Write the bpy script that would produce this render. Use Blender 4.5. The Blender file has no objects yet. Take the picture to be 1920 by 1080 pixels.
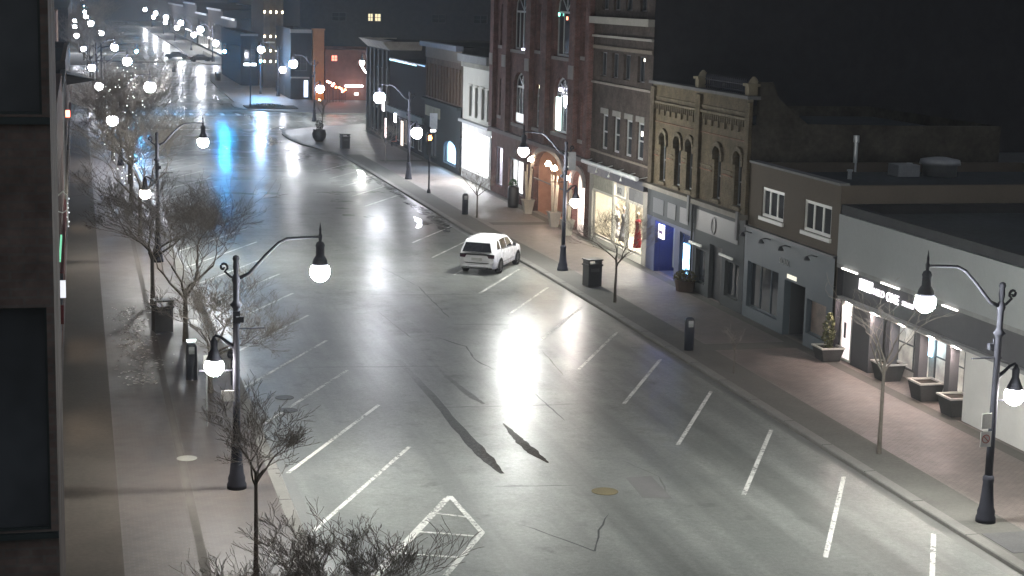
import bpy, math, random
from mathutils import Vector, Matrix
R = math.radians
SC = bpy.context.scene
COL = SC.collection
PI = math.pi

# ---------------------------------------------------------------- camera
# street frame: X across the street (right = +), Y along it (away from the camera), Z up, pavement at Z = 0
F_PX, PITCH, ROLL, YAW, CAM_H = 3196.0, R(9.70), R(1.39), R(-14.37), 13.6
def _level(v):
    x = math.cos(ROLL)*v[0] + math.sin(ROLL)*v[1]; y = -math.sin(ROLL)*v[0] + math.cos(ROLL)*v[1]
    l = (x, y*-math.sin(PITCH) + v[2]*math.cos(PITCH), y*-math.cos(PITCH) - v[2]*math.sin(PITCH))
    c, s = math.cos(YAW), math.sin(YAW)
    return Vector((c*l[0] - s*l[1], s*l[0] + c*l[1], l[2]))
cam_d = bpy.data.cameras.new('camera'); cam = bpy.data.objects.new('camera', cam_d); COL.objects.link(cam)
rx, ru, rb = _level((1, 0, 0)), _level((0, -1, 0)), -_level((0, 0, 1))
cam.matrix_world = Matrix(((rx[0], ru[0], rb[0], 0), (rx[1], ru[1], rb[1], 0), (rx[2], ru[2], rb[2], CAM_H), (0, 0, 0, 1)))
cam_d.sensor_width = 36; cam_d.lens = F_PX/1920*36; cam_d.clip_start = 0.5; cam_d.clip_end = 6000
SC.camera = cam

# ---------------------------------------------------------------- world, moonlight, exposure
w = bpy.data.worlds.new('World'); SC.world = w; w.use_nodes = True
nt = w.node_tree; bg = nt.nodes['Background']
sky = nt.nodes.new('ShaderNodeTexSky'); sky.sky_type = 'NISHITA'; sky.sun_disc = False
sky.sun_elevation = R(50); sky.sun_rotation = R(200)
hs = nt.nodes.new('ShaderNodeHueSaturation'); hs.inputs['Saturation'].default_value = 0.45; nt.links.new(sky.outputs[0], hs.inputs['Color']); nt.links.new(hs.outputs[0], bg.inputs[0]); bg.inputs[1].default_value = 0.03
sd = bpy.data.lights.new('moon', 'SUN'); sd.energy = 0.012; sd.angle = R(0.5); sd.color = (0.85, 0.9, 1.0)
so = bpy.data.objects.new('moon', sd); COL.objects.link(so); so.rotation_euler = (R(40), 0, R(20)); so.location = (0, 0, 60)
SC.view_settings.view_transform = 'Standard'; SC.view_settings.look = 'None'
SC.view_settings.exposure = 0.33; SC.view_settings.gamma = 1.0; SC.view_settings.use_curve_mapping = False
SC.render.engine = 'CYCLES'
cy = SC.cycles
cy.use_denoising = True; cy.max_bounces = 5; cy.diffuse_bounces = 2; cy.glossy_bounces = 3; cy.transparent_max_bounces = 12
cy.sample_clamp_indirect = 2.0; cy.sample_clamp_direct = 0; cy.caustics_reflective = False; cy.caustics_refractive = False
cy.use_light_tree = True; cy.blur_glossy = 0.5

LAMP, LOWLAMP = 930.0, 190.0      # radiance of the tall and the low lamp globes

# ---------------------------------------------------------------- materials
MATS = {}
def nodes(name):
    m = bpy.data.materials.new(name); m.use_nodes = True
    return m, m.node_tree, m.node_tree.nodes['Principled BSDF']
def link(nt, a, b): nt.links.new(a, b)
def coords(nt, scale=(1, 1, 1), rot=(0, 0, 0)):
    tc = nt.nodes.new('ShaderNodeTexCoord'); mp = nt.nodes.new('ShaderNodeMapping')
    mp.inputs['Scale'].default_value = scale; mp.inputs['Rotation'].default_value = rot
    link(nt, tc.outputs['Object'], mp.inputs[0]); return mp.outputs[0]
def noise(nt, vec, scale, detail=4, rough=0.6):
    n = nt.nodes.new('ShaderNodeTexNoise'); n.inputs['Scale'].default_value = scale
    n.inputs['Detail'].default_value = detail; n.inputs['Roughness'].default_value = rough
    if vec is not None: link(nt, vec, n.inputs['Vector'])
    return n.outputs['Fac']
def ramp(nt, fac, stops):
    r = nt.nodes.new('ShaderNodeValToRGB'); link(nt, fac, r.inputs[0])
    while len(r.color_ramp.elements) < len(stops): r.color_ramp.elements.new(0.5)
    for e, (p, c) in zip(r.color_ramp.elements, stops):
        e.position = p; e.color = (c, c, c, 1) if isinstance(c, (int, float)) else (*c, 1)
    return r.outputs[0]
def mapr(nt, fac, a, b, lo=0.3, hi=0.7):
    r = nt.nodes.new('ShaderNodeMapRange'); link(nt, fac, r.inputs[0])
    for i, v in zip((1, 2, 3, 4), (lo, hi, a, b)): r.inputs[i].default_value = v
    return r.outputs[0]
def mixc(nt, fac, a, b, mode='MIX'):
    m = nt.nodes.new('ShaderNodeMix'); m.data_type = 'RGBA'; m.blend_type = mode
    for s, v in ((m.inputs[0], fac), (m.inputs[6], a), (m.inputs[7], b)):
        if hasattr(v, 'links'): link(nt, v, s)
        elif isinstance(v, (int, float)): s.default_value = v
        else: s.default_value = (*v, 1)
    return m.outputs[2]
def bump(nt, bs, h, strength=0.3, dist=0.02):
    b = nt.nodes.new('ShaderNodeBump'); b.inputs['Strength'].default_value = strength; b.inputs['Distance'].default_value = dist
    link(nt, h, b.inputs['Height']); link(nt, b.outputs[0], bs.inputs['Normal'])
def plain(name, c, rough=0.6, metal=0.0, var=0.25, scale=1.5, bmp=0.15, spec=0.5):
    if name in MATS: return MATS[name]
    m, nt, bs = nodes(name); v = coords(nt)
    n1 = noise(nt, v, scale, 6); n2 = noise(nt, v, scale*14, 3)
    f = mixc(nt, 0.35, n1, n2)
    k = [x*(1-var) for x in c]; l = [min(1, x*(1+var)) for x in c]
    link(nt, ramp(nt, f, [(0.32, tuple(k)), (0.68, tuple(l))]), bs.inputs['Base Color'])
    link(nt, mapr(nt, n1, max(0.02, rough-0.08), min(1, rough+0.08)), bs.inputs['Roughness'])
    bs.inputs['Metallic'].default_value = metal; bs.inputs['Specular IOR Level'].default_value = spec if rough < .6 else min(spec, .04)
    if bmp: bump(nt, bs, n2, bmp, 0.01)
    MATS[name] = m; return m
def brick(name, c1, c2, mortar, rough=0.85, vert=True, bw=0.23, bh=0.075, msize=0.012):
    if name in MATS: return MATS[name]
    m, nt, bs = nodes(name); tc = nt.nodes.new('ShaderNodeTexCoord')
    sx = nt.nodes.new('ShaderNodeSeparateXYZ'); link(nt, tc.outputs['Object'], sx.inputs[0])
    cb = nt.nodes.new('ShaderNodeCombineXYZ')
    if vert:
        ad = nt.nodes.new('ShaderNodeMath'); link(nt, sx.outputs[0], ad.inputs[0]); link(nt, sx.outputs[1], ad.inputs[1])
        link(nt, ad.outputs[0], cb.inputs[0]); link(nt, sx.outputs[2], cb.inputs[1])
    else:
        link(nt, sx.outputs[0], cb.inputs[0]); link(nt, sx.outputs[1], cb.inputs[1])
    b = nt.nodes.new('ShaderNodeTexBrick'); link(nt, cb.outputs[0], b.inputs['Vector'])
    b.inputs['Color1'].default_value = (*c1, 1); b.inputs['Color2'].default_value = (*c2, 1); b.inputs['Mortar'].default_value = (*mortar, 1)
    b.inputs['Scale'].default_value = 1; b.inputs['Brick Width'].default_value = bw; b.inputs['Row Height'].default_value = bh
    b.inputs['Mortar Size'].default_value = msize; b.inputs['Bias'].default_value = 0
    n = noise(nt, tc.outputs['Object'], 0.9, 8, 0.65); n3 = noise(nt, tc.outputs['Object'], 4.5, 4)
    c = mixc(nt, 1.0, b.outputs['Color'], ramp(nt, n, [(0.3, 0.55), (0.7, 1.35)]), 'MULTIPLY')
    c = mixc(nt, 1.0, c, ramp(nt, n3, [(0.3, 0.75), (0.7, 1.2)]), 'MULTIPLY')
    link(nt, c, bs.inputs['Base Color']); bs.inputs['Roughness'].default_value = rough; bs.inputs['Specular IOR Level'].default_value = .05
    bump(nt, bs, b.outputs['Fac'], -0.4, 0.01)
    MATS[name] = m; return m
def emit(name, c, s, tex=None):
    if name in MATS: return MATS[name]
    m, nt, bs = nodes(name); bs.inputs['Base Color'].default_value = (*[0.3*x for x in c], 1)
    bs.inputs['Roughness'].default_value = 0.4
    bs.inputs['Emission Color'].default_value = (*c, 1); bs.inputs['Emission Strength'].default_value = s
    if tex:                                        # a poster or screen: big soft blotches of print
        v = coords(nt); n = noise(nt, v, tex[0], 3)
        link(nt, ramp(nt, n, tex[1]), bs.inputs['Emission Color'])
    MATS[name] = m; return m
def glass_dark(name, c=(0.02, 0.024, 0.03), rough=0.08):
    if name in MATS: return MATS[name]
    m, nt, bs = nodes(name); v = coords(nt)
    n = noise(nt, v, 0.8, 3)
    link(nt, ramp(nt, n, [(0.35, tuple(x*0.6 for x in c)), (0.65, tuple(x*1.6 for x in c))]), bs.inputs['Base Color'])
    bs.inputs['Roughness'].default_value = rough
    bump(nt, bs, noise(nt, v, 1.3, 2), 0.05, 0.02)
    MATS[name] = m; return m
def glass_clear(name):
    if name in MATS: return MATS[name]
    m, nt, bs = nodes(name); nt.nodes.remove(bs)
    out = nt.nodes['Material Output']; mx = nt.nodes.new('ShaderNodeMixShader')
    tr = nt.nodes.new('ShaderNodeBsdfTransparent'); gl = nt.nodes.new('ShaderNodeBsdfGlossy'); fr = nt.nodes.new('ShaderNodeFresnel')
    tr.inputs[0].default_value = (0.93, 0.95, 0.95, 1); gl.inputs['Roughness'].default_value = 0.05; fr.inputs[0].default_value = 1.35
    link(nt, fr.outputs[0], mx.inputs[0]); link(nt, tr.outputs[0], mx.inputs[1]); link(nt, gl.outputs[0], mx.inputs[2])
    link(nt, mx.outputs[0], out.inputs[0]); MATS[name] = m; return m

def asphalt():
    m, nt, bs = nodes('asphalt'); tc = nt.nodes.new('ShaderNodeTexCoord'); v = tc.outputs['Object']
    big = noise(nt, v, 0.09, 5, 0.6); mid = noise(nt, v, 0.55, 6, 0.65); fine = noise(nt, v, 30, 3, 0.7)
    # long streaks along the lanes
    mp = nt.nodes.new('ShaderNodeMapping'); mp.inputs['Scale'].default_value = (1.1, 0.035, 1); link(nt, v, mp.inputs[0])
    st = noise(nt, mp.outputs[0], 1.0, 4, 0.55)
    col = ramp(nt, mid, [(0.3, (0.165, 0.172, 0.160)), (0.7, (0.205, 0.210, 0.195))])
    col = mixc(nt, 1.0, col, ramp(nt, st, [(0.35, 0.7), (0.6, 1.1)]), 'MULTIPLY')
    col = mixc(nt, 1.0, col, ramp(nt, big, [(0.35, 0.9), (0.65, 1.07)]), 'MULTIPLY')
    col = mixc(nt, 1.0, col, ramp(nt, mixc(nt, 0.5, fine, noise(nt, v, 7, 4, 0.75)), [(0.35, 0.7), (0.65, 1.3)]), 'MULTIPLY')
    col = mixc(nt, 1.0, col, ramp(nt, noise(nt, v, 1.3, 3, 0.5), [(0.27, 0.72), (0.36, 1.0)]), 'MULTIPLY')       # oil drips and stains
    link(nt, col, bs.inputs['Base Color'])
    # damp in patches: smoother where wet, and wetter beyond the crossing
    wet = noise(nt, v, 0.16, 6, 0.7)
    sx = nt.nodes.new('ShaderNodeSeparateXYZ'); link(nt, v, sx.inputs[0])
    far = mapr(nt, sx.outputs[1], 0.0, 1.0, 80, 150)
    r1 = mapr(nt, wet, 0.315, 0.385, 0.38, 0.66)
    r2 = mapr(nt, wet, 0.19, 0.31, 0.36, 0.62)
    mm = nt.nodes.new('ShaderNodeMix'); mm.data_type = 'FLOAT'; link(nt, far, mm.inputs[0]); link(nt, r1, mm.inputs[2]); link(nt, r2, mm.inputs[3])
    link(nt, mm.outputs[0], bs.inputs['Roughness'])
    bs.inputs['Specular IOR Level'].default_value = 0.4
    bump(nt, bs, fine, 0.1, 0.008)
    # only part of the surface is wet: the dry stone tops between scatter light evenly
    df = nt.nodes.new('ShaderNodeBsdfDiffuse'); link(nt, col, df.inputs[0]); ms = nt.nodes.new('ShaderNodeMixShader')
    cov = nt.nodes.new('ShaderNodeMix'); cov.data_type = 'FLOAT'; cov.inputs[0].default_value = 0.55
    link(nt, mapr(nt, noise(nt, v, 0.45, 7, 0.75), 0.2, 0.6, .36, .62), cov.inputs[2]); link(nt, mapr(nt, st, 0.62, 0.2, .35, .6), cov.inputs[3])
    nf = nt.nodes.new('ShaderNodeMath'); nf.operation = 'MULTIPLY'; nf.use_clamp = True; link(nt, cov.outputs[0], nf.inputs[0]); link(nt, mapr(nt, sx.outputs[1], 2.8, 0.9, 66, 90), nf.inputs[1]); link(nt, nf.outputs[0], ms.inputs[0]); link(nt, df.outputs[0], ms.inputs[1]); link(nt, bs.outputs[0], ms.inputs[2]); link(nt, ms.outputs[0], nt.nodes['Material Output'].inputs[0])
    MATS['asphalt'] = m; return m
def worn_paint(nm, t):
    m, nt, bs = nodes(nm); tc = nt.nodes.new('ShaderNodeTexCoord'); v = tc.outputs['Object']
    n = noise(nt, v, 9, 5, 0.75); n2 = noise(nt, v, 0.7, 4)
    f = mixc(nt, 0.35, n, n2)
    link(nt, ramp(nt, f, [(t, (0.17, 0.17, 0.165)), (t+.07, (0.6, 0.6, 0.56)), (0.75, (0.75, 0.75, 0.70))]), bs.inputs['Base Color'])
    bs.inputs['Roughness'].default_value = 0.55; MATS[nm] = m; return m
def paving(name, c1, c2, mort, bw, bh, rough=0.6):
    if name in MATS: return MATS[name]
    m, nt, bs = nodes(name); tc = nt.nodes.new('ShaderNodeTexCoord'); v = tc.outputs['Object']
    b = nt.nodes.new('ShaderNodeTexBrick'); link(nt, v, b.inputs['Vector']); b.inputs['Scale'].default_value = 1
    b.inputs['Brick Width'].default_value = bw; b.inputs['Row Height'].default_value = bh; b.inputs['Mortar Size'].default_value = 0.01
    b.inputs['Color1'].default_value = (*c1, 1); b.inputs['Color2'].default_value = (*c2, 1); b.inputs['Mortar'].default_value = (*mort, 1)
    big = noise(nt, v, 0.35, 6, 0.65); mid = noise(nt, v, 2.2, 5, 0.6)
    c = mixc(nt, 1.0, b.outputs['Color'], ramp(nt, big, [(0.3, 0.7), (0.7, 1.25)]), 'MULTIPLY')
    c = mixc(nt, 1.0, c, ramp(nt, mid, [(0.3, 0.8), (0.7, 1.15)]), 'MULTIPLY')
    link(nt, c, bs.inputs['Base Color'])
    link(nt, mapr(nt, big, rough-0.14, rough+0.12), bs.inputs['Roughness'])
    bump(nt, bs, b.outputs['Fac'], -0.2, 0.006)
    MATS[name] = m; return m

ASPH = asphalt(); PAINT = worn_paint('worn_paint', .42); PAINT2 = worn_paint('faint_paint', .455)
CONC = plain('kerb_concrete', (0.175, 0.17, 0.158), 0.7, var=0.2, scale=0.8)
CONCD = plain('pavement_concrete', (0.115, 0.113, 0.103), 0.72, var=0.22, scale=0.6)
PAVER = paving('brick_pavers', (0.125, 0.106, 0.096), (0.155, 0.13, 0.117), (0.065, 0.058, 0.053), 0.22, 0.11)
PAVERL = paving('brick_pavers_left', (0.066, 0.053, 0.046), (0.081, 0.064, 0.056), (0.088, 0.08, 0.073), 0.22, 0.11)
IRON = plain('black_iron', (0.032, 0.033, 0.042), 0.7, 0.0, var=0.15, scale=3, bmp=0.05, spec=.3)
GLOBE = emit('lamp_globe_glass', (0.985, 1.0, 0.955), LAMP); GLOBEL = emit('low_globe_glass', (1.0, 0.93, 0.86), LOWLAMP)
DGLASS = glass_dark('dark_window_glass'); CGLASS = glass_clear('shop_glass')
WHITEP = plain('white_window_paint', (0.5, 0.5, 0.47), 0.5, var=0.1)
GREYP = plain('grey_window_paint', (0.2, 0.21, 0.21), 0.5, var=0.15)
DARKF = plain('dark_frame', (0.035, 0.037, 0.042), 0.45, var=0.15)
ROOFM = plain('roof_felt', (0.042, 0.048, 0.054), 0.85, var=0.35, scale=0.25)
ROOFM2 = plain('roof_gravel', (0.085, 0.09, 0.092), 0.9, var=0.3, scale=0.3)
BARK = plain('bark', (0.1, 0.09, 0.078), 0.85, var=0.3, scale=4)
TWIG = plain('twig_bark', (0.2, 0.18, 0.16), 0.85, var=0.25, scale=3)
DARKW = plain('dark_wall', (0.03, 0.03, 0.034), 0.8, var=0.2)

# ---------------------------------------------------------------- mesh helpers
class MB:
    def __init__(s): s.v = []; s.f = []
    def quad(s, a, b, c, d): n = len(s.v); s.v += [a, b, c, d]; s.f.append((n, n+1, n+2, n+3)); return s
    def tri(s, a, b, c): n = len(s.v); s.v += [a, b, c]; s.f.append((n, n+1, n+2)); return s
    def box(s, x0, x1, y0, y1, z0, z1):
        n = len(s.v)
        s.v += [(x0, y0, z0), (x1, y0, z0), (x1, y1, z0), (x0, y1, z0), (x0, y0, z1), (x1, y0, z1), (x1, y1, z1), (x0, y1, z1)]
        s.f += [tuple(n+i for i in q) for q in ((0, 3, 2, 1), (4, 5, 6, 7), (0, 1, 5, 4), (1, 2, 6, 5), (2, 3, 7, 6), (3, 0, 4, 7))]
        return s
    def tube(s, pts, rad, k=8, caps=True):
        pts = [Vector(p) for p in pts]; rings = []
        if not isinstance(rad, (list, tuple)): rad = [rad]*len(pts)
        for i, p in enumerate(pts):
            d = (pts[min(i+1, len(pts)-1)] - pts[max(i-1, 0)])
            d = d.normalized() if d.length > 1e-9 else Vector((0, 0, 1))
            u = d.cross(Vector((0, 0, 1)) if abs(d.z) < 0.9 else Vector((1, 0, 0))).normalized(); w_ = d.cross(u)
            n = len(s.v); rings.append(n)
            for j in range(k):
                a = 2*PI*j/k; s.v.append(tuple(p + (u*math.cos(a) + w_*math.sin(a))*rad[i]))
        for a, b in zip(rings, rings[1:]):
            for j in range(k): s.f.append((a+j, a+(j+1) % k, b+(j+1) % k, b+j))
        if caps: s.f.append(tuple(rings[0]+j for j in reversed(range(k)))); s.f.append(tuple(rings[-1]+j for j in range(k)))
        return s
    def lathe(s, prof, k=16, c=(0, 0, 0), sx=1, sy=1):
        rings = []
        for r, z in prof:
            rings.append(len(s.v))
            for j in range(k):
                a = 2*PI*j/k; s.v.append((c[0]+r*math.cos(a)*sx, c[1]+r*math.sin(a)*sy, c[2]+z))
        for a, b in zip(rings, rings[1:]):
            for j in range(k): s.f.append((a+j, a+(j+1) % k, b+(j+1) % k, b+j))
        s.f.append(tuple(rings[0]+j for j in reversed(range(k)))); s.f.append(tuple(rings[-1]+j for j in range(k)))
        return s
    def bar(s, p0, p1, wd, dp, y=0.0):        # a flat bar in the XZ plane from p0 to p1
        a, b = Vector((p0[0], 0, p0[1])), Vector((p1[0], 0, p1[1])); d = (b-a).normalized(); n_ = Vector((-d.z, 0, d.x))*wd/2
        n = len(s.v)
        for yy in (y, y+dp):
            for q in (a-n_, b-n_, b+n_, a+n_): s.v.append((q.x, yy, q.z))
        s.f += [tuple(n+i for i in q) for q in ((0, 1, 2, 3), (7, 6, 5, 4), (0, 4, 5, 1), (1, 5, 6, 2), (2, 6, 7, 3), (3, 7, 4, 0))]
        return s
    def mesh(s, name, mat, smooth=False):
        me = bpy.data.meshes.new(name); me.from_pydata([tuple(q) for q in s.v], [], s.f); me.materials.append(mat)
        if smooth:
            for p in me.polygons: p.use_smooth = True
        me.update(); return me
    def build(s, name, mat, parent=None, loc=(0, 0, 0), smooth=False, rot=None):
        o = bpy.data.objects.new(name, s.mesh(name, mat, smooth)); COL.objects.link(o)
        o.parent = parent; o.location = loc
        if rot: o.rotation_euler = rot
        return o
def put(name, me, parent, loc, rot=(0, 0, 0)):
    o = bpy.data.objects.new(name, me); COL.objects.link(o); o.parent = parent; o.location = loc; o.rotation_euler = rot; return o
def tag(o, label=None, cat=None, group=None, kind=None):
    if label: o['label'] = label
    if cat: o['category'] = cat
    if group: o['group'] = group
    if kind: o['kind'] = kind
    return o
def thing(name, label, cat, loc=(0, 0, 0), rz=0, group=None):
    o = bpy.data.objects.new(name, None); o.empty_display_size = 0.2; COL.objects.link(o)
    o.location = loc; o.rotation_euler = (0, 0, rz); return tag(o, label, cat, group)
def kids(o): return [c for c in bpy.data.objects if c.parent == o]
def dup(o, loc=None, rz=None, label=None, parent=None, _k=None):
    if _k is None:
        _k = {}
        for c in bpy.data.objects:
            if c.parent: _k.setdefault(c.parent, []).append(c)
    c = o.copy(); COL.objects.link(c); c.parent = parent
    if loc is not None: c.location = loc
    if rz is not None: c.rotation_euler = (0, 0, rz)
    if label: c['label'] = label
    for ch in _k.get(o, []): dup(ch, parent=c, _k=_k)
    return c

# ---------------------------------------------------------------- ground, road, pavements
g = MB(); g.quad((-900, -400, -0.4), (900, -400, -0.4), (900, 3000, -0.4), (-900, 3000, -0.4)); tag(g.build('ground', plain('far_ground', (0.04, 0.042, 0.045), 0.9, scale=0.02)), kind='structure')
rd = MB(); rd.quad((-70, -30, -0.12), (90, -30, -0.12), (90, 1100, -0.12), (-70, 1100, -0.12)); ROAD = tag(rd.build('road', ASPH), kind='structure')

# kerb lines, from survey points (X, Y)
RK = [(22.25, -20), (22.3, 40), (22.4, 52), (22.5, 64), (22.4, 83), (21.95, 98), (21.85, 116), (21.75, 130), (21.6, 144), (20.5, 149.5), (19.5, 154.5), (19.05, 160), (19.05, 166), (19.5, 169.5), (21.5, 172.6), (24.2, 175.5), (29.9, 179), (80, 184)]
RK2 = [(80, 193), (33, 193.6), (26.7, 194.4), (22.2, 196.8), (18.9, 199.4), (17.8, 203.8), (17.9, 209), (18.6, 213), (18.8, 226), (19.5, 264), (21, 284), (24, 291), (80, 296)]
RK3 = [(80, 316), (28, 318), (23, 322), (21.8, 330), (22.5, 420), (23, 1000)]
LK = [(5.43, -20), (5.43, 60), (5.2, 72), (4.8, 89), (4.6, 106), (4.2, 127), (4.0, 149), (4.0, 176), (3.4, 181), (1.5, 184), (-60, 186)]
LK2 = [(-60, 206), (1.5, 208), (3.2, 211), (3.7, 216), (3.7, 285), (2, 290), (-60, 292)]
LK3 = [(-60, 312), (2, 314), (3.7, 320), (3.9, 420), (4.5, 1000)]
def pavement(name, line, xfar, mat, inset=0.34):
    m = MB()
    s = 1 if xfar > 0 else -1
    for (x0, y0), (x1, y1) in zip(line, line[1:]):
        a, b, c, d = (x0+s*inset, y0, 0), (xfar, y0, 0), (xfar, y1, 0), (x1+s*inset, y1, 0)
        if abs(x0) >= abs(xfar) or abs(x1) >= abs(xfar): a, d = ((min(x0+inset*s, xfar) if s > 0 else max(x0-inset, xfar)), y0, 0), ((min(x1+inset*s, xfar) if s > 0 else max(x1-inset, xfar)), y1, 0)
        m.quad(a, b, c, d) if s > 0 else m.quad(b, a, d, c)
    return tag(m.build(name, mat), kind='structure')
def kerb(name, line, side):
    m = MB(); P = [Vector((x, y, 0)) for x, y in line]; n_ = []
    for i, p in enumerate(P):
        d = (P[min(i+1, len(P)-1)] - P[max(i-1, 0)]).normalized(); n_.append(Vector((d.y, -d.x, 0))*side)
    for i in range(len(P)-1):
        q = []
        for j in (i, i+1):
            a = P[j]; b = P[j] + n_[j]*0.03; c = P[j] + n_[j]*0.36
            q.append(((a.x, a.y, -0.15), (a.x+0, a.y, -0.02), (b.x, b.y, 0.008), (c.x, c.y, 0.008), (c.x, c.y, -0.1)))
        for k in range(4):
            f = (q[0][k], q[1][k], q[1][k+1], q[0][k+1]); m.quad(*(f if side > 0 else f[::-1]))
    return tag(m.build(name, CONC), kind='structure')
for nm, l, s in (('kerb_right', RK, 1), ('kerb_right', RK2, 1), ('kerb_right', RK3, 1), ('kerb_left', LK, -1), ('kerb_left', LK2, -1), ('kerb_left', LK3, -1)): kerb(nm, l, s)
KJ = MB().box(-.012, .33, -.011, .011, -.11, .0115).mesh('kerb_joint', plain('joint_dark', (0.05, 0.05, 0.048), .8))
def kerb_at(line, y):
    for (xa, ya), (xb, yb) in zip(line, line[1:]):
        if ya <= y <= yb: return xa+(xb-xa)*(y-ya)/(yb-ya)
KR = [o for o in bpy.data.objects if o.name.startswith('kerb_right')][0]; KL = [o for o in bpy.data.objects if o.name.startswith('kerb_left')][0]
for i in range(36): y = 32.5+i*3.05; put('kerb_joint', KJ, KR, (kerb_at(RK, y)+.02, y, 0)); put('kerb_joint', KJ, KL, (kerb_at(LK, y)-.35, y, 0))
pavement('pavement_right', RK, 90, PAVER); pavement('pavement_right', RK2, 90, PAVER); pavement('pavement_right', RK3, 90, CONCD)
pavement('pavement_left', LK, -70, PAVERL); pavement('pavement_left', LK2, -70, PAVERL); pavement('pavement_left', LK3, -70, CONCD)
# concrete gutter pan at the foot of each kerb
def strip(name, line, off0, off1, z, mat, y0=-20, y1=9999, kind='structure'):
    m = MB(); L = [p for p in line if y0 <= p[1] <= y1]
    for (xa, ya), (xb, yb) in zip(L, L[1:]): m.quad((xa+off0, ya, z), (xa+off1, ya, z), (xb+off1, yb, z), (xb+off0, yb, z))
    return tag(m.build(name, mat), kind=kind)
strip('gutter_right', RK, -0.34, -0.01, -0.1175, plain('gutter_concrete', (0.15, 0.15, 0.14), 0.4, scale=0.7, bmp=0), y1=145)
strip('gutter_left', LK, 0.01, 0.34, -0.1175, MATS['gutter_concrete'], y1=178)
# concrete bands set in the brick paving
strip('paving_band', RK, 0.36, 1.75, 0.004, CONCD, y1=145)
strip('paving_band', [(28.25, -20), (28.25, 170)], -0.55, -0.02, 0.004, CONCD)
strip('paving_band', [(-0.7, -20), (-0.7, 180)], 0, 1.55, 0.004, plain('left_band', (0.085, 0.074, 0.064), 0.75, var=0.25, scale=0.5))
strip('paving_band', [(2.62, -20), (2.62, 180)], 0, 0.22, 0.004, plain('pale_band', (0.11, 0.1, 0.09), 0.7))
for y in (62, 99, 138): strip('paving_band', [(24.1, y), (24.1, y+1.2)], 0, 3.6, 0.008, CONCD)
K = 1.0088
# painted bay lines (children of the road)
def paint_line(name, a, b, wd=0.13, mat=PAINT, z=-0.113):
    a, b = Vector((a[0]*K, a[1]*K)), Vector((b[0]*K, b[1]*K)); d = (b-a).normalized(); n = Vector((-d.y, d.x))*wd/2
    m = MB(); m.quad(*[(q.x, q.y, z) for q in (a-n, b-n, b+n, a+n)]); return m.build(name, mat, ROAD)
for k in range(-2, 21):
    if k == -2: continue
    y = 49.54 + 5.45*k
    if y < 44: continue
    xe = 9.58 if y < 60 else 9.35
    xi = 5.62 if y < 60 else 5.45 - (y-60)*0.012
    paint_line('bay_line', (xi, y-(xe-xi)*1.95), (xe, y), mat=PAINT if y < 57 else PAINT2)
for k in range(-4, 17):
    y = 43.0 + 5.46*k
    xe = 17.85; xi = 21.5
    if k in (10, 11): continue
    paint_line('bay_line', (xe, y), (xi, y+6.75 if y < 90 else y+6.6), mat=PAINT if y < 55 else PAINT2)
for a, b in (((9.72, 44.25), (5.7, 36.3)), ((9.72, 44.25), (9.86, 40.95)), ((9.86, 40.95), (7.2, 35.9)), ((9.0, 42.8), (9.74, 42.3)), ((8.15, 41.35), (9.6, 40.7)), ((7.35, 39.75), (8.9, 39.1)), ((6.55, 38.1), (8.1, 37.5))):
    HZ = globals().get('HZ', -0.113)+0.0015; paint_line('hatch_line', a, b, 0.15 if a[0] > 9.5 else 0.11, z=HZ)
paint_line('stop_line', (5.0, 170), (12.5, 170), 0.5)
for i in range(8): paint_line('crossing_line', (5.2+i*1.7, 189.5), (5.2+i*1.7, 192.5), 0.4)
# cracks, worn joints, manholes, wet wheel tracks (parts of the road)
random.seed(5)
TAR = plain('tar_joint', (0.035, 0.036, 0.038), 0.5, var=0.2); TARL = plain('pale_joint', (0.2, 0.2, 0.19), 0.6)
def crack(pts, wd, mat=TAR, name='road_crack'):
    m = MB(); P = []
    for (xa, ya), (xb, yb) in zip(pts, pts[1:]):
        n = max(2, int(math.hypot(xb-xa, yb-ya)/0.5))
        for i in range(n): P.append((xa+(xb-xa)*i/n+random.uniform(-.03, .03), ya+(yb-ya)*i/n+random.uniform(-.04, .04)))
    P.append(pts[-1])
    W_ = [wd*random.uniform(0.4, 1.3) for _ in P]; W_[0] = W_[-1] = 0.005
    for i in range(len(P)-1):
        a, b = Vector(P[i])*K, Vector(P[i+1])*K; d = (b-a).normalized(); n = Vector((-d.y, d.x))
        p, q, r_, s_ = a-n*W_[i]/2, b-n*W_[i+1]/2, b+n*W_[i+1]/2, a+n*W_[i]/2
        m.quad(*[(e.x, e.y, -0.1155) for e in (p, q, r_, s_)])
    return m.build(name, mat, ROAD)
for pts, wd in (([(11.4, 54.3), (16.5, 54.1)], .07), ([(11.1, 45.0), (13.5, 44.7)], .07), ([(7.3, 61.2), (13.2, 60.6)], .05), ([(13.8, 66), (14.6, 64), (14.4, 61.5), (14.7, 59.7)], .07), ([(15.2, 56.1), (15.2, 51.9)], .05),
                ([(11, 41.5), (12.3, 39), (12.9, 40.6), (13.6, 42)], .05), ([(15, 68.5), (21, 68)], .06), ([(12.5, 76), (18.5, 75.4)], .07), ([(6, 96), (14, 95)], .08), ([(14.6, 84), (15.4, 78), (15.2, 70)], .06), ([(12, 110), (20, 108.5)], .1), ([(9.5, 136), (19, 134)], .12), ([(6.2, 128), (13, 127)], .12)):
    crack(pts, wd)
for pts in ([(15.6, 47), (16.1, 45.2), (15.7, 43.2)], [(12.8, 66), (12.4, 72)], [(17.4, 63), (17.0, 58.5)]): crack(pts, .05, TARL, 'road_seam')
MH = plain('manhole_iron', (0.06, 0.055, 0.05), 0.45, 0.5); MHY = plain('manhole_rusty', (0.16, 0.135, 0.08), 0.6)
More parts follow.
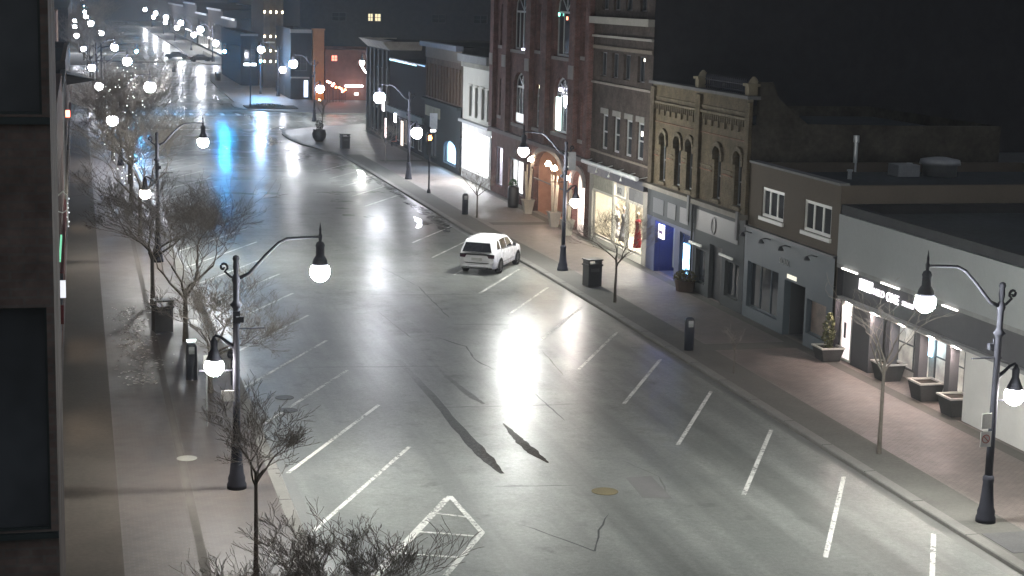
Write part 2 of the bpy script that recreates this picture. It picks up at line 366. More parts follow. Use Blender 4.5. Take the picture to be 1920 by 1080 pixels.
for (x, y, r_, m_) in ((6.6, 56.5, .33, MH), (6.5, 54.7, .33, MH), (14.1, 44.0, .38, MHY), (10.2, 120, .4, MH), (14.5, 158, .45, MH)):
    MB().lathe([(r_, -0.02), (r_, 0.0), (r_*.93, 0.004), (r_*.9, 0.0)], 20, (x*K, y*K, -0.112)).build('manhole_cover', m_, ROAD)
m = MB(); m.quad((14.95*K, 43.2*K, -0.1145), (15.75*K, 43.0*K, -0.1145), (15.9*K, 45.3*K, -0.1145), (15.1*K, 45.2*K, -0.1145)); m.build('road_patch', plain('patch', (0.16, 0.155, 0.15), 0.55), ROAD)
WET = None
def wetmat(name, base, r):
    m, nt, bs = nodes(name); v = coords(nt); bs.inputs['Base Color'].default_value = (*base, 1)
    link(nt, mapr(nt, noise(nt, v, 6, 3), r*0.7, r*1.5), bs.inputs['Roughness']); bs.inputs['IOR'].default_value = 1.33
    MATS[name] = m; return m
WET = wetmat('standing_water', (0.07, 0.07, 0.068), 0.05)
def track_mat():
    m, nt, bs = nodes('damp_wheel_track'); v = coords(nt); bs.inputs['Base Color'].default_value = (0.11, 0.103, 0.094, 1); bs.inputs['Roughness'].default_value = 0.05
    sx = nt.nodes.new('ShaderNodeSeparateXYZ'); link(nt, v, sx.inputs[0])
    g_ = mapr(nt, sx.outputs[1], 0.85, 0.08, 48.5, 60); n = noise(nt, v, 9, 4, .8)
    ad = nt.nodes.new('ShaderNodeMath'); ad.operation = 'ADD'; link(nt, g_, ad.inputs[0]); link(nt, mapr(nt, n, -.1, .1), ad.inputs[1]); ad.use_clamp = True
    link(nt, ad.outputs[0], bs.inputs['Alpha']); return m
TRACK = track_mat()
def puddle_mat():
    m, nt, bs = nodes('shallow_puddle'); v = coords(nt); bs.inputs['Base Color'].default_value = (0.08, 0.08, 0.078, 1); bs.inputs['Roughness'].default_value = 0.12
    link(nt, mapr(nt, noise(nt, v, 1.6, 6, .75), 0, .85, .42, .6), bs.inputs['Alpha']); return m
PUD = puddle_mat()
def blob(path, widths, z=-0.1105, name='puddle', mat=None, jit=0.12):
    L, Rr = [], []
    N = 26
    for i in range(N+1):
        t = i/N*(len(path)-1); k = min(int(t), len(path)-2); f = t-k
        p = Vector(path[k]).lerp(Vector(path[k+1]), f); d = (Vector(path[k+1])-Vector(path[k])).normalized(); n = Vector((-d.y, d.x))
        wv = widths[k]*(1-f) + widths[k+1]*f
        L.append(p+n*(wv/2*(1+random.uniform(-jit, jit))+random.uniform(-.01, .02))); Rr.append(p-n*(wv/2*(1+random.uniform(-jit, jit))+random.uniform(-.01, .02)))
    m = MB()
    for i in range(N): m.quad(*[(q.x*K, q.y*K, z) for q in (Rr[i], L[i], L[i+1], Rr[i+1])])
    return m.build(name, mat or WET, ROAD)
blob([(11.68, 46.2), (11.62, 47.6), (11.58, 49.4), (11.55, 52), (11.6, 56), (11.5, 62)], [.1, .38, .42, .32, .26, .2], name='wheel_track', mat=TRACK, jit=.13)
blob([(13.3, 47.1), (13.15, 48.4), (13.1, 50), (13.12, 51.9)], [.06, .36, .3, .04], name='wheel_track', mat=TRACK, jit=.14)
blob([(13.1, 54.6), (12.95, 55.6), (12.7, 59), (12.75, 64)], [.1, .26, .14, .03], name='wheel_track', mat=TRACK, jit=.13)
for path, wd in (([(20.6, 96), (21.2, 100), (21.3, 106), (20.8, 111)], [.3, 1.1, .9, .2]), ([(19.2, 98), (20.1, 100), (20.0, 103)], [.1, .8, .1]), ([(21.2, 112), (21.3, 118), (21.2, 125)], [.3, .7, .4]), ([(20.2, 122), (20.9, 126), (21.0, 131)], [.3, 1.0, .2]),
                 ([(17.4, 138), (18.3, 143), (17.3, 149)], [.3, 1.4, .4]), ([(15.5, 150), (17.4, 156), (17.2, 164)], [.3, 1.4, .5]), ([(16, 167), (18, 171), (20, 173)], [.4, 1.6, .4]), ([(12.4, 140), (12.9, 146), (12.3, 153)], [.2, .8, .2]), ([(17.7, 175), (18.6, 186), (17, 195)], [.4, 1.2, .4]),
                 ([(16.6, 206), (16.8, 214), (17.2, 226)], [.3, 1.0, .3]), ([(5.4, 62), (5.42, 66)], [.2, .3])):
    blob(path, wd, jit=0.35, mat=PUD)
MB().box(22.75, 24.0, 37.0, 38.6, 0.005, 0.012).build('drain_slab', plain('slab', (0.1, 0.1, 0.1), 0.8), None)['kind'] = 'structure'
m = MB().lathe([(.3, 0), (.3, .006), (.28, .008)], 18, (2.9, 49.3, 0.004)).build('inspection_cover', plain('pale_cover', (0.27, 0.26, 0.22), 0.5)); tag(m, 'small round pale metal cover set in the left pavement bricks', 'cover')

# ---------------------------------------------------------------- haze volume added for lamp bloom and lifted darks
hz = MB().box(-1000, 1000, -460, 3060, -1.4, 75).build('haze', IRON); hz['kind'] = 'stuff'
hm = bpy.data.materials.new('haze'); hm.use_nodes = True; hn = hm.node_tree; hn.nodes.remove(hn.nodes['Principled BSDF'])
pv = hn.nodes.new('ShaderNodeVolumePrincipled'); pv.inputs['Density'].default_value = 0.0003; pv.inputs['Anisotropy'].default_value = 0.65; pv.inputs['Color'].default_value = (.88, .92, .95, 1)
hn.links.new(pv.outputs[0], hn.nodes['Material Output'].inputs['Volume']); hz.data.materials.clear(); hz.data.materials.append(hm)
hz['label'] = 'thin haze added to make a glow round the lamps'

# ---------------------------------------------------------------- street lamps
def globe_mesh(mt):
    r = 0.27; prof = [(0.02, -r*1.0)] + [(r*math.cos(a), r*math.sin(a)) for a in [R(x) for x in (-70, -45, -20, 5, 30, 52)]]
    return MB().lathe(prof, 12).mesh('globe', mt, True)
def make_lamp(name, label, group, signs=0, low=True):
    t = thing(name, label, 'street lamp', group=group)
    b = MB().lathe([(.27, 0), (.27, .12), (.235, .2), (.24, .3), (.2, .42), (.165, .75), (.14, 1.1), (.155, 1.16), (.15, 1.24), (.11, 1.3)], 16); b.build('base', IRON, t, smooth=True)
    p = MB().lathe([(.105, 1.3), (.1, 2.4), (.092, 3.6), (.085, 5.05), (.12, 5.1), (.17, 5.16), (.1, 5.24), (.08, 5.3), (.085, 5.75), (.12, 5.85), (.1, 5.95), (.06, 6.02), (.085, 6.2), (.07, 6.36), (.095, 6.43), (.075, 6.5), (.02, 6.53)], 12); p.build('pole', IRON, t, smooth=True)
    arm = MB(); pts = [(0, 0, 5.86), (.35, 0, 6.02), (.8, 0, 6.52), (1.15, 0, 6.86), (1.38, 0, 6.97), (1.7, 0, 6.99), (2.27, 0, 7.02)]; arm.tube(pts, [.055, .05, .045, .042, .04, .038, .036], 8)
    arm.build('arm', IRON, t, smooth=True)
    sc = MB(); q = [(0, 0, 5.86), (-.16, 0, 5.95), (-.3, 0, 6.08)]
    for i in range(12): a = R(-20+i*34); rr = .13*(1-i/14); q.append((-.34+rr*math.cos(a)*0.9, 0, 6.2+rr*math.sin(a)))
    sc.tube(q, .035, 6); sc.build('scroll', IRON, t, smooth=True)
    cap = MB().lathe([(.03, 7.22), (.035, 7.1), (.055, 7.05), (.05, 6.98), (.04, 6.9), (.1, 6.86), (.13, 6.78), (.115, 6.72), (.12, 6.5), (.15, 6.46), (.195, 6.38), (.215, 6.3), (.225, 6.23)], 14, (2.27, 0, 0))
    c1 = cap.build('lamp_cap', IRON, t, smooth=True)
    MB().lathe([(.035, 7.2), (.02, 7.3), (.004, 7.42)], 8, (2.27, 0, 0)).build('finial', IRON, c1, smooth=True)
    put('globe', GM, t, (2.27, 0, 6.05))
    if low:
        br = MB(); br.tube([(-.05, 0, 3.98), (-.22, 0, 4.1), (-.4, 0, 4.26), (-.56, 0, 4.32), (-.6, 0, 4.24)], [.06, .05, .04, .035, .035], 8); br.build('lower_bracket', IRON, t, smooth=True)
        MB().lathe([(.03, 4.3), (.06, 4.22), (.1, 4.16), (.095, 3.95), (.13, 3.86), (.17, 3.76), (.21, 3.68), (.225, 3.63)], 14, (-.6, 0, 0)).build('lower_lamp_cap', IRON, t, smooth=True)
        put('globe', GML, t, (-.6, 0, 3.45))
    MB().tube([(-.12, 0, 4.5), (.78, 0, 4.51)], .02, 6).build('banner_arm', IRON, t)
    MB().tube([(.1, 0, 3.34), (-1.0, 0, 3.33)], .022, 6).build('banner_arm', IRON, t)
    MB().box(-.09, .1, -.12, -.06, 4.66, 5.0).box(-.02, .2, -.2, -.06, 4.7, 4.86).build('junction_box', IRON, t)
    return t
def p_sign(parent, x, z, wd, h, sym):
    s_ = MB().box(x, x+wd, -.14, -.125, z, z+h).build('parking_sign', plain('sign_white', (0.5, 0.5, 0.48), 0.4, bmp=0), parent)
    for cxx, cz, rr in sym:
        r0 = MB(); P = [(cxx+rr*math.cos(a), cz+rr*math.sin(a)) for a in [2*PI*i/14 for i in range(15)]]
        for a, b in zip(P, P[1:]): r0.bar(a, b, .022, .006, -.148)
        r0.bar((cxx-rr*.6, cz+rr*.6), (cxx+rr*.6, cz-rr*.6), .02, .006, -.155)
        r0.build('no_parking_symbol', plain('sign_red', (0.3, 0.06, 0.05), 0.5, bmp=0), s_)
    return s_
GM = globe_mesh(GLOBE); GML = globe_mesh(GLOBEL)
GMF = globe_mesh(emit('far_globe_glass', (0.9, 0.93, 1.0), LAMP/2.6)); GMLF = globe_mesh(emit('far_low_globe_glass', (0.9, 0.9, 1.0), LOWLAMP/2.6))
ORD = ['nearest', 'second', 'third', 'fourth', 'fifth', 'sixth', 'seventh', 'eighth', 'ninth', 'tenth', 'eleventh', 'twelfth']
lamp0 = make_lamp('street_lamp', 'black twin globe street lamp standing tall in the left foreground above the bare sapling', 'twin globe street lamps along both pavements')
for c in (((4.06, 46.02, 0), 0),): lamp0.location = c[0]; lamp0.rotation_euler = (0, 0, R(-3))
LPOS = [(3.75, 86.6), (3.1, 135), (2.7, 182), (2.3, 224), (1.6, 292), (0.5, 366), (0, 450), (0, 530)]
LLAB = ['string lit trees behind it', 'beside a string lit tree', 'near corner of the crossing', 'far corner of the crossing', 'in the far row', 'in the far row', 'in the far row', 'in the far row']
for i, (x, y) in enumerate(LPOS): dup(lamp0, (x, y, 0), R(-3), f'{ORD[i+1]} twin globe lamp on the left pavement, {LLAB[i]}')
RPOS = [(23.42, 39.57), (23.6, 81.9), (23.75, 124.6), (24.3, 181.3), (25.4, 225), (26.2, 258), (26.2, 284), (25, 332), (24.8, 392), (24.9, 460), (25.3, 530), (25.6, 620)]
RLAB = ['before the white restaurant wall', 'between white car and boutique', 'before the white fronted shop', 'on the corner island of the side street', 'beyond the side street', 'beyond the side street', 'beyond the side street', 'past the upper crossing', 'past the upper crossing', 'in the far right row', 'in the far right row', 'in the far right row']
for i, (x, y) in enumerate(RPOS):
    o = dup(lamp0, (x, y, 0), R(183) if i != 1 else R(186), f'{ORD[i]} twin globe lamp on the right pavement, {RLAB[i]}')
    if i == 0:
        p_sign(o, -.42, 2.62, .3, .42, []); p_sign(o, -.42, 2.12, .32, .42, [(-.26, 2.34, .11)])
        for c in kids(o):
            if c.name.startswith('parking_sign'): c.rotation_euler = (0, 0, PI); c.location = (-.5, 0, 0) if False else (0, 0, 0)
p_sign(lamp0, -.42, 2.5, .36, .3, [])
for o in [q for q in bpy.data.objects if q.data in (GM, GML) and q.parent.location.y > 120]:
    o.data = GMF if o.data == GM else GMLF; f_ = 1.6 if o.parent.location.y < 300 else 2.2; o.scale = (f_, f_, f_)  # far globes enlarged and dimmed to stand in for lens bloom
far_lamp = make_lamp('street_lamp', 'single globe street lamp in the side street left of the grey corner building', 'side street lamps', low=False)
far_lamp.location = (32.5, 186.5, 0); far_lamp.rotation_euler = (0, 0, R(170))

# ---------------------------------------------------------------- buildings
class Bld:
    """side 'R': facade looks at -X; 'L': at +X; 'S': at -Y (towards the camera). local x runs along the facade, y inward."""
    def __init__(s, name, label, y0, y1, H, depth, mat, x=28.3, side='R', group=None):
        s.side = side; s.y0, s.y1, s.H, s.mat, s.depth = y0, y1, H, mat, depth; s.W = y1-y0
        loc, rz = {'R': ((x, y1, 0), -PI/2), 'L': ((x, y0, 0), PI/2), 'S': ((y0, x, 0), 0)}[side]
        s.r = thing(name, label, 'building', loc, rz, group)
    def S(s, a, b):
        return (s.y1-b, s.y1-a) if s.side == 'R' else (a-s.y0, b-s.y0)
    def front(s, ops, mat=None, z0=0, z1=None, thick=0.28, name='front_wall', off=0.0, a=None, b=None):
        z1 = z1 or s.H; sa, sb = s.S(a if a is not None else s.y0, b if b is not None else s.y1)
        O = []
        for o in ops:
            u0, u1 = s.S(o[0], o[1]); rise = o[4] if len(o) > 4 else 0
            O.append((u0, u1, o[2], o[3]+rise, o[3], rise))
        xs = sorted({sa, sb, *[v for o in O for v in o[:2] if sa < v < sb]}); zs = sorted({z0, z1, *[v for o in O for v in (o[2], o[3]) if z0 < v < z1]})
        m = MB()
        for xa, xb in zip(xs, xs[1:]):
            for za, zb in zip(zs, zs[1:]):
                cx, cz = (xa+xb)/2, (za+zb)/2
                if any(o[0] < cx < o[1] and o[2] < cz < o[3] for o in O): continue
                m.quad((xa, off, za), (xb, off, za), (xb, off, zb), (xa, off, zb))
        for x0, x1, za, zb, zs_, rise in O:
            t = off+thick
            m.quad((x0, off, za), (x0, off, zs_), (x0, t, zs_), (x0, t, za)); m.quad((x1, off, zs_), (x1, off, za), (x1, t, za), (x1, t, zs_))
            if za > 0.01: m.quad((x0, off, za), (x0, t, za), (x1, t, za), (x1, off, za))
            if not rise: m.quad((x0, t, zb), (x0, off, zb), (x1, off, zb), (x1, t, zb))
            else:
                N = 8; c = (x0+x1)/2; h = (x1-x0)/2
                arc = [(c-h*math.cos(PI*i/N), zs_+rise*math.sin(PI*i/N)) for i in range(N+1)]
                for i, (p, q) in enumerate(zip(arc, arc[1:])):
                    cor = (x0, zb) if i < N/2 else (x1, zb)
                    m.tri((p[0], off, p[1]), (q[0], off, q[1]), (cor[0], off, cor[1]))
                    m.quad((p[0], off, p[1]), (p[0], t, p[1]), (q[0], t, q[1]), (q[0], off, q[1]))
        m.quad((sa, off, z1), (sb, off, z1), (sb, t if O else off+thick, z1), (sa, t if O else off+thick, z1))
        return m.build(name, mat or s.mat, s.r)
    def body(s, mat=None, roof=None, par=0.4, ins=0.02):
        W_, D, H = s.W, s.depth, s.H; m = MB()
        m.quad((ins, D, 0), (ins, 0.001, 0), (ins, 0.001, H), (ins, D, H)); m.quad((W_-ins, 0.001, 0), (W_-ins, D, 0), (W_-ins, D, H), (W_-ins, 0.001, H))
        m.quad((W_-ins, D, 0), (ins, D, 0), (ins, D, H), (W_-ins, D, H))
        # the parapet's inner faces
        t = 0.3
        m.quad((ins, 0.3, H), (ins+t, 0.3, H), (ins+t, D, H), (ins, D, H)); m.quad((W_-ins-t, 0.3, H), (W_-ins, 0.3, H), (W_-ins, D, H), (W_-ins-t, D, H))
        m.quad((ins+t, 0.3, H-par), (ins+t, D, H-par), (ins+t, D, H), (ins+t, 0.3, H)); m.quad((W_-ins-t, D, H-par), (W_-ins-t, 0.3, H-par), (W_-ins-t, 0.3, H), (W_-ins-t, D, H))
        m.quad((ins+t, 0.3, H-par), (W_-ins-t, 0.3, H-par), (W_-ins-t, 0.3, H), (ins+t, 0.3, H))
        m.build('side_wall', mat or DARKW, s.r)
        r_ = MB(); r_.quad((ins, 0.3, H-par), (W_-ins, 0.3, H-par), (W_-ins, D, H-par), (ins, D, H-par)); r_.build('roof', roof or ROOFM, s.r)
    def box(s, name, a, b, z0, z1, d0, d1, mat, parent=None):
        u0, u1 = s.S(a, b); return MB().box(u0, u1, d0, d1, z0, z1).build(name, mat, parent or s.r)
    def win(s, a, b, z0, z1, nv=1, nh=1, rise=0, frame=WHITEP, pane=DGLASS, fw=0.07, dep=0.16, name='window', sill=None):
        u0, u1 = s.S(a, b); wd, h = u1-u0, z1-z0
        key = ('win', round(wd, 2), round(h, 2), nv, nh, round(rise, 2), frame.name, fw)
        if key not in MESHES:
            m = MB(); f = fw/2
            m.bar((-wd/2+f, 0), (-wd/2+f, h), fw, .06); m.bar((wd/2-f, 0), (wd/2-f, h), fw, .06)
            m.bar((-wd/2+fw, f), (wd/2-fw, f), fw, .06)
            m.bar((-wd/2+fw, h-f), (wd/2-fw, h-f), fw, .06)
            for i in range(1, nv): x_ = -wd/2+wd*i/nv; m.bar((x_, fw), (x_, h-fw), fw*.8, .05, .005)
            for i in range(1, nh): z_ = h*i/nh; m.bar((-wd/2+fw, z_), (wd/2-fw, z_), fw*.7, .045, .008)
            if rise:
                N = 8; arc = [(-(wd/2-f)*math.cos(PI*i/N), h+(rise-f)*math.sin(PI*i/N)) for i in range(N+1)]
                for p, q in zip(arc, arc[1:]): m.bar(p, q, fw, .06)
                for i in (2, 4, 6): m.bar((0, h), arc[i], fw*.5, .04, .01)
            MESHES[key] = m.mesh('window', frame)
            p = MB(); p.quad((-wd/2, 0, 0), (wd/2, 0, 0), (wd/2, 0, h), (-wd/2, 0, h))
            if rise:
                N = 8; arc = [(-(wd/2)*math.cos(PI*i/N), h+rise*math.sin(PI*i/N)) for i in range(N+1)]
                for q0, q1 in zip(arc, arc[1:]): p.tri((0, 0, h), (q1[0], 0, q1[1]), (q0[0], 0, q0[1]))
            MESHES[key+('p',)] = p.mesh('pane', DGLASS)
        o = put(name, MESHES[key], s.r, ((u0+u1)/2, dep, z0))
        pm = MESHES[key+('p',)]
        if pane is not DGLASS: pm = pm.copy(); pm.materials[0] = pane
        put('pane', pm, o, (0, .045, 0))
        if sill: MB().box(-wd/2-.1, wd/2+.1, -dep-.1, -dep+.02, -.16, -.01).build('sill', sill, o)
        return o
    def room(s, a, b, z0, z1, depth, wall, lamp, nv=2, nh=1, frame=DARKF, fw=.09, glass=CGLASS, dep=.12, cover=0.8):
        u0, u1 = s.S(a, b); m = MB(); y0, y1 = dep+.1, dep+.1+depth; e = .0
        m.quad((u0, y1, z0), (u1, y1, z0), (u1, y1, z1), (u0, y1, z1)); m.quad((u0, y0, z0), (u0, y1, z0), (u0, y1, z1), (u0, y0, z1))
        m.quad((u1, y1, z0), (u1, y0, z0), (u1, y0, z1), (u1, y1, z1)); m.quad((u0, y1, z0), (u0, y0, z0), (u1, y0, z0), (u1, y1, z0)); m.quad((u0, y0, z1), (u0, y1, z1), (u1, y1, z1), (u1, y0, z1))
        m.build('shop_interior', wall, s.r)
        c = cover; mu, md = (u0+u1)/2, (y0+y1)/2
        MB().box(mu-(u1-u0)/2*c, mu+(u1-u0)/2*c, md-depth/2*c, md+depth/2*c, z1-.09, z1-.04).build('ceiling_lamp', lamp, s.r)
        return s.win(a, b, z0, z1, nv, nh, 0, frame, glass, fw, dep, 'shop_window')
    def alcove(s, a, b, z1, d0, d1, mat, name='entrance_alcove'):
        u0, u1 = s.S(a, b); m = MB(); z0 = .006
        m.quad((u0, d1, z0), (u1, d1, z0), (u1, d1, z1), (u0, d1, z1)); m.quad((u0, d0, z0), (u0, d1, z0), (u0, d1, z1), (u0, d0, z1)); m.quad((u1, d1, z0), (u1, d0, z0), (u1, d0, z1), (u1, d1, z1))
        m.quad((u0, d0, z1), (u0, d1, z1), (u1, d1, z1), (u1, d0, z1)); m.quad((u0, d1, z0), (u0, d0, z0), (u1, d0, z0), (u1, d1, z0)); return m.build(name, mat, s.r)
    def text(s, txt, yc, z, size, mat, d=-.05, ex=.02, name='sign_lettering', align='LEFT', parent=None):
        c = bpy.data.curves.new(name, 'FONT'); c.body = txt; c.size = size; c.extrude = ex; c.align_x = align
        c.materials.append(mat); o = bpy.data.objects.new(name, c); COL.objects.link(o); o.parent = parent or s.r
        o.location = (s.S(yc, yc)[0], d, z); o.rotation_euler = (PI/2, 0, 0)
        dg = bpy.context.evaluated_depsgraph_get(); dg.update(); me = bpy.data.meshes.new_from_object(o.evaluated_get(dg)); q = put(name, me, o.parent, o.location, (PI/2, 0, 0))
        bpy.data.objects.remove(o); return q
MESHES = {}
BWHITE = plain('interior_white', (0.7, 0.69, 0.66), 0.7, var=0.1); BWARM = plain('interior_warm', (0.68, 0.6, 0.48), 0.7, var=0.3, scale=1)

# --- B1: white walled restaurant, nearest on the right
PANEL = plain('pale_render', (0.25, 0.262, 0.262), 0.6, var=0.07, scale=0.5); FASC = plain('dark_fascia', (0.085, 0.085, 0.092), 0.6, var=0.12)
b = Bld('restaurant_building', 'low pale rendered restaurant with lit sign letters and dark posts, nearest building on the right', 22, 59.9, 6.05, 14, PANEL)
b.front([], z0=3.78, z1=5.68, name='upper_wall', off=-.05); b.front([], mat=FASC, z0=2.5, z1=3.62, name='sign_band', off=.25)
b.front([], mat=plain('dark_parapet', (0.035, 0.037, 0.04), .7), z0=5.7, z1=6.05, name='parapet', off=0.02); b.body(mat=DARKW, par=.35, roof=ROOFM)
b.box('soffit', 22, 59.88, 3.62, 3.78, -.05, .3, plain('soffit_grey', (0.2, 0.2, 0.2), 0.6))
b.box('ledge', 22, 59.9, 2.38, 2.5, .05, .4, plain('ledge_grey', (0.26, 0.26, 0.26), 0.6))
WW = plain('white_brick', (0.62, 0.61, 0.58), 0.65, var=0.06, scale=1.2)
b.box('white_wall', 22, 49.95, 0, 2.38, .1, 1.6, WW)
b.box('recess_side', 59.8, 59.89, .01, 2.26, .3, 1.4, FASC); m = MB().box(b.S(49.95, 59.9)[0], b.S(49.95, 59.9)[1], .25, 1.7, 2.26, 2.36); m.build('recess_ceiling', plain('recess_ceiling', (0.4, 0.4, 0.38), 0.6), b.r)
for a, c in ((57.25, 58.75),): b.box('post', a, c, 0, 2.26, .2, .75, FASC)
for y in (55.95, 53.65, 51.45): b.box('post', y-.17, y+.17, 0, 2.26, .28, .62, FASC)
b.front([(58.8, 59.8, .05, 2.3), (54.6, 57.2, .3, 2.2), (52.1, 54.3, .3, 2.2), (50.1, 51.9, .5, 2.2)], mat=plain('recess_wall', (0.28, 0.28, 0.27), 0.6), z1=2.26, off=1.3, name='recess_wall', a=49.95, b=59.9, thick=.1)
LITW = emit('restaurant_lit_glass', (1, 0.9, 0.78), 0.55, (1.3, [(0.35, (0.12, 0.13, 0.14)), (0.55, (0.55, 0.56, 0.5)), (0.7, (1.0, 0.95, 0.85))]))
LITW2 = emit('restaurant_door_glass', (1, 0.95, 0.95), 1.1, (1.0, [(0.3, (0.75, 0.6, 0.6)), (0.6, (1, 0.92, 0.92))]))
b.win(54.6, 57.2, .3, 2.2, 2, 2, dep=1.32, frame=DARKF, pane=LITW); b.win(52.1, 54.3, .3, 2.2, 2, 2, dep=1.32, frame=DARKF, pane=LITW); b.win(50.1, 51.9, .5, 2.2, 2, 2, dep=1.32, frame=DARKF, pane=LITW)
o = b.win(58.8, 59.75, .05, 2.3, 1, 1, dep=.2, frame=WHITEP, pane=LITW2, name='door'); MB().box(-.06, .06, -.06, -.02, .9, 1.5).build('handle', DARKF, o)
scr = emit('blue_screen', (0.3, 0.6, 1), 7, (2.0, [(0.3, (0.05, 0.25, 0.9)), (0.5, (0.5, 0.85, 1)), (0.62, (1, 1, 1)), (0.75, (1, 0.35, 0.2))])); b.box('screen', 53.95, 54.65, 1.85, 2.75-.55, 1.0, 1.05, scr); b.box('screen', 53.95, 54.65, 1.3, 1.82, 1.0, 1.05, scr)
b.box('screen', 56.5, 56.72, 1.9, 2.12, 1.2, 1.24, emit('small_blue', (0.4, 0.5, 1), 8))
SIGNW = emit('sign_letter_glow', (1.0, 0.94, 1.0), 1.6)
sg = b.box('sign_box', 57.3, 58.3, 3.02, 3.42, .16, .24, emit('logo_white', (1, .97, 1), 3))
b.text('HELD', 57.15, 3.02, .36, SIGNW, .2); b.text('OME', 56.1, 2.98, .46, emit('sign_white_bright', (1.0, 0.94, 1.0), 4), .2); b.text('STUDIO', 54.85, 3.02, .25, SIGNW, .2)
COVE = emit('cove_light', (1, .97, .9), 5)
for y0_, y1_ in ((58.0, 59.3), (54.6, 56.0), (52.4, 53.3), (50.4, 51.4)): b.box('picture_light', y0_, y1_, 3.64, 3.68, -.12, -.06, COVE)
PINK = emit('soffit_spot', (1, .8, .72), 560)
for y in (50.9, 52.6, 54.8, 57.0, 59.2): MB().lathe([(.12, 0), (.12, .04)], 12, (b.S(y, y)[0], .22, 2.34)).build('soffit_spot', PINK, b.r)
ENT = emit('recess_spot', (1, .93, .82), 42)
for y in (50.6, 52.8, 56): MB().lathe([(.1, 0), (.1, .03)], 12, (b.S(y, y)[0], 1.0, 2.22)).build('recess_spot', ENT, b.r)

# --- B2: brown rendered house over a slate blue shopfront
BRN = plain('brown_render', (0.1, 0.084, 0.068), 0.8, var=0.1, scale=0.8); BLU = plain('slate_blue_paint', (0.05, 0.067, 0.08), 0.55, var=0.15, scale=1.2)
b = Bld('brown_building', 'brown rendered two storey building with two white triple windows over a slate blue shopfront', 59.95, 69.15, 6.75, 13, BRN)
W2 = [(65.35, 67.7, 4.6, 5.85), (60.7, 63.3, 4.6, 5.85)]
b.front(W2, z0=3.95); b.body(mat=BRN)
for a in W2: b.win(*a, nv=3, nh=1, dep=.05, fw=.13, sill=WHITEP)
OP = [(62.55, 64.65, 0, 2.35), (60.5, 62.35, .55, 1.95), (65.3, 68.7, .5, 2.5)]
b.front(OP, mat=BLU, z1=3.93, off=-.1, name='shopfront', thick=.3)
b.box('ledge', 59.95, 69.15, 3.93, 4.02, -.18, 0, DARKF)
b.box('coping', 59.95, 69.15, 6.75, 6.84, -.08, .35, plain('coping_grey', (0.15, 0.15, 0.15), 0.7))
b.win(65.3, 68.7, .5, 2.5, 3, 1, dep=.05, frame=BLU); 
POST = plain('poster_print', (0.16, 0.12, 0.1), 0.5, var=0.8, scale=1.6, bmp=0)
b.win(60.5, 62.35, .55, 1.95, 1, 1, dep=.05, frame=BLU, pane=POST)
b.alcove(62.55, 64.65, 2.35, .21, 1.25, DARKF); b.box('transom_light', 63.45, 64.4, 2.45, 2.62, -.12, -.1, emit('cream_transom', (1, .96, .8), .75))
b.box('door', 63.0, 64.2, 0.01, 2.1, 1.1, 1.18, plain('navy_door', (0.04, 0.05, 0.08), 0.4))
b.text('SIOUX', 65.25, 2.95, .34, plain('faint_letters', (0.3, 0.31, 0.3), 0.5), -.13, .01)
for y in (68.4, 66.3, 64.2, 61.6):
    u = b.S(y, y)[0]; m = MB().tube([(u, -.1, 3.75), (u, -.35, 3.82), (u, -.55, 3.78)], .025, 6).lathe([(.05, 3.78), (.13, 3.66), (.14, 3.62)], 10, (u, -.55, 0)); m.build('gooseneck_lamp', DARKF, b.r, smooth=True)

# --- B3: yellow brick Victorian with five arched windows
YB = brick('ochre_brick', (0.1, 0.079, 0.048), (0.08, 0.061, 0.037), (0.094, 0.083, 0.065)); YBL = brick('pale_brick', (0.118, 0.097, 0.067), (0.096, 0.078, 0.054), (0.112, 0.101, 0.081))
RB2 = brick('red_band_brick', (0.16, 0.075, 0.05), (0.13, 0.06, 0.04), (0.14, 0.12, 0.1))
b = Bld('ochre_brick_building', 'ochre brick Victorian building with five narrow arched windows and a spiked roof railing', 69.2, 82.6, 9.45, 12, YB)
WX = [(80.25, 81.1), (78.1, 78.95), (76.4, 77.25), (72.7, 73.55), (70.15, 71.0)]
b.front([(a, c, 4.65, 6.75, .3) for a, c in WX], z0=4.3, thick=.35); b.H = 8.35; b.body(mat=brick('side_brick', (0.05, 0.044, 0.036), (0.045, 0.04, 0.033), (0.05, 0.046, 0.04)), par=.5)
b.H = 9.45
for a, c in WX:
    b.win(a, c, 4.65, 6.75, 1, 2, .3, frame=GREYP, dep=.2, fw=.08, sill=YBL)
    u0, u1 = b.S(a, c); m = MB(); cx_, h_ = (u0+u1)/2, (u1-u0)/2+.13; N = 10
    arc = [(cx_-h_*math.cos(PI*i/N), 6.72+.48*math.sin(PI*i/N)) for i in range(N+1)]
    for p, q in zip(arc, arc[1:]): m.bar(p, q, .2, .12, -.12)
    m.box(u0-.24, u0-.03, -.1, -.002, 6.45, 6.74).box(u1+.03, u1+.24, -.1, -.002, 6.45, 6.74); m.build('window_hood', YBL, b.r)
for a, c in ((82.0, 82.55), (75.4, 76.05), (69.25, 69.7)): b.box('pilaster', a, c, 4.3, 9.3, -.14, -.003, YBL if a > 80 else YB)
for z, h, mt in ((5.85, .07, RB2), (6.05, .07, YBL), (7.55, .06, RB2), (8.75, .1, YBL)):
    for a, c in ((76.06, 81.98), (69.71, 75.39)):
        if z < 7:
            segs = []; e = sorted([q for q in WX if a <= q[0] and q[1] <= c]); p_ = a
            for q in e: segs.append((p_, q[0]-.26)); p_ = q[1]+.26
            segs.append((p_, c))
        else: segs = [(a, c)]
        for s0, s1 in segs: b.box('brick_band', s0, s1, z, z+h, -.05, -.003, mt)
CB = {L_: MB().box(-.05, .05, -.09, -.003, -L_, 0).mesh('corbel', YBL) for L_ in (.55, .3)}
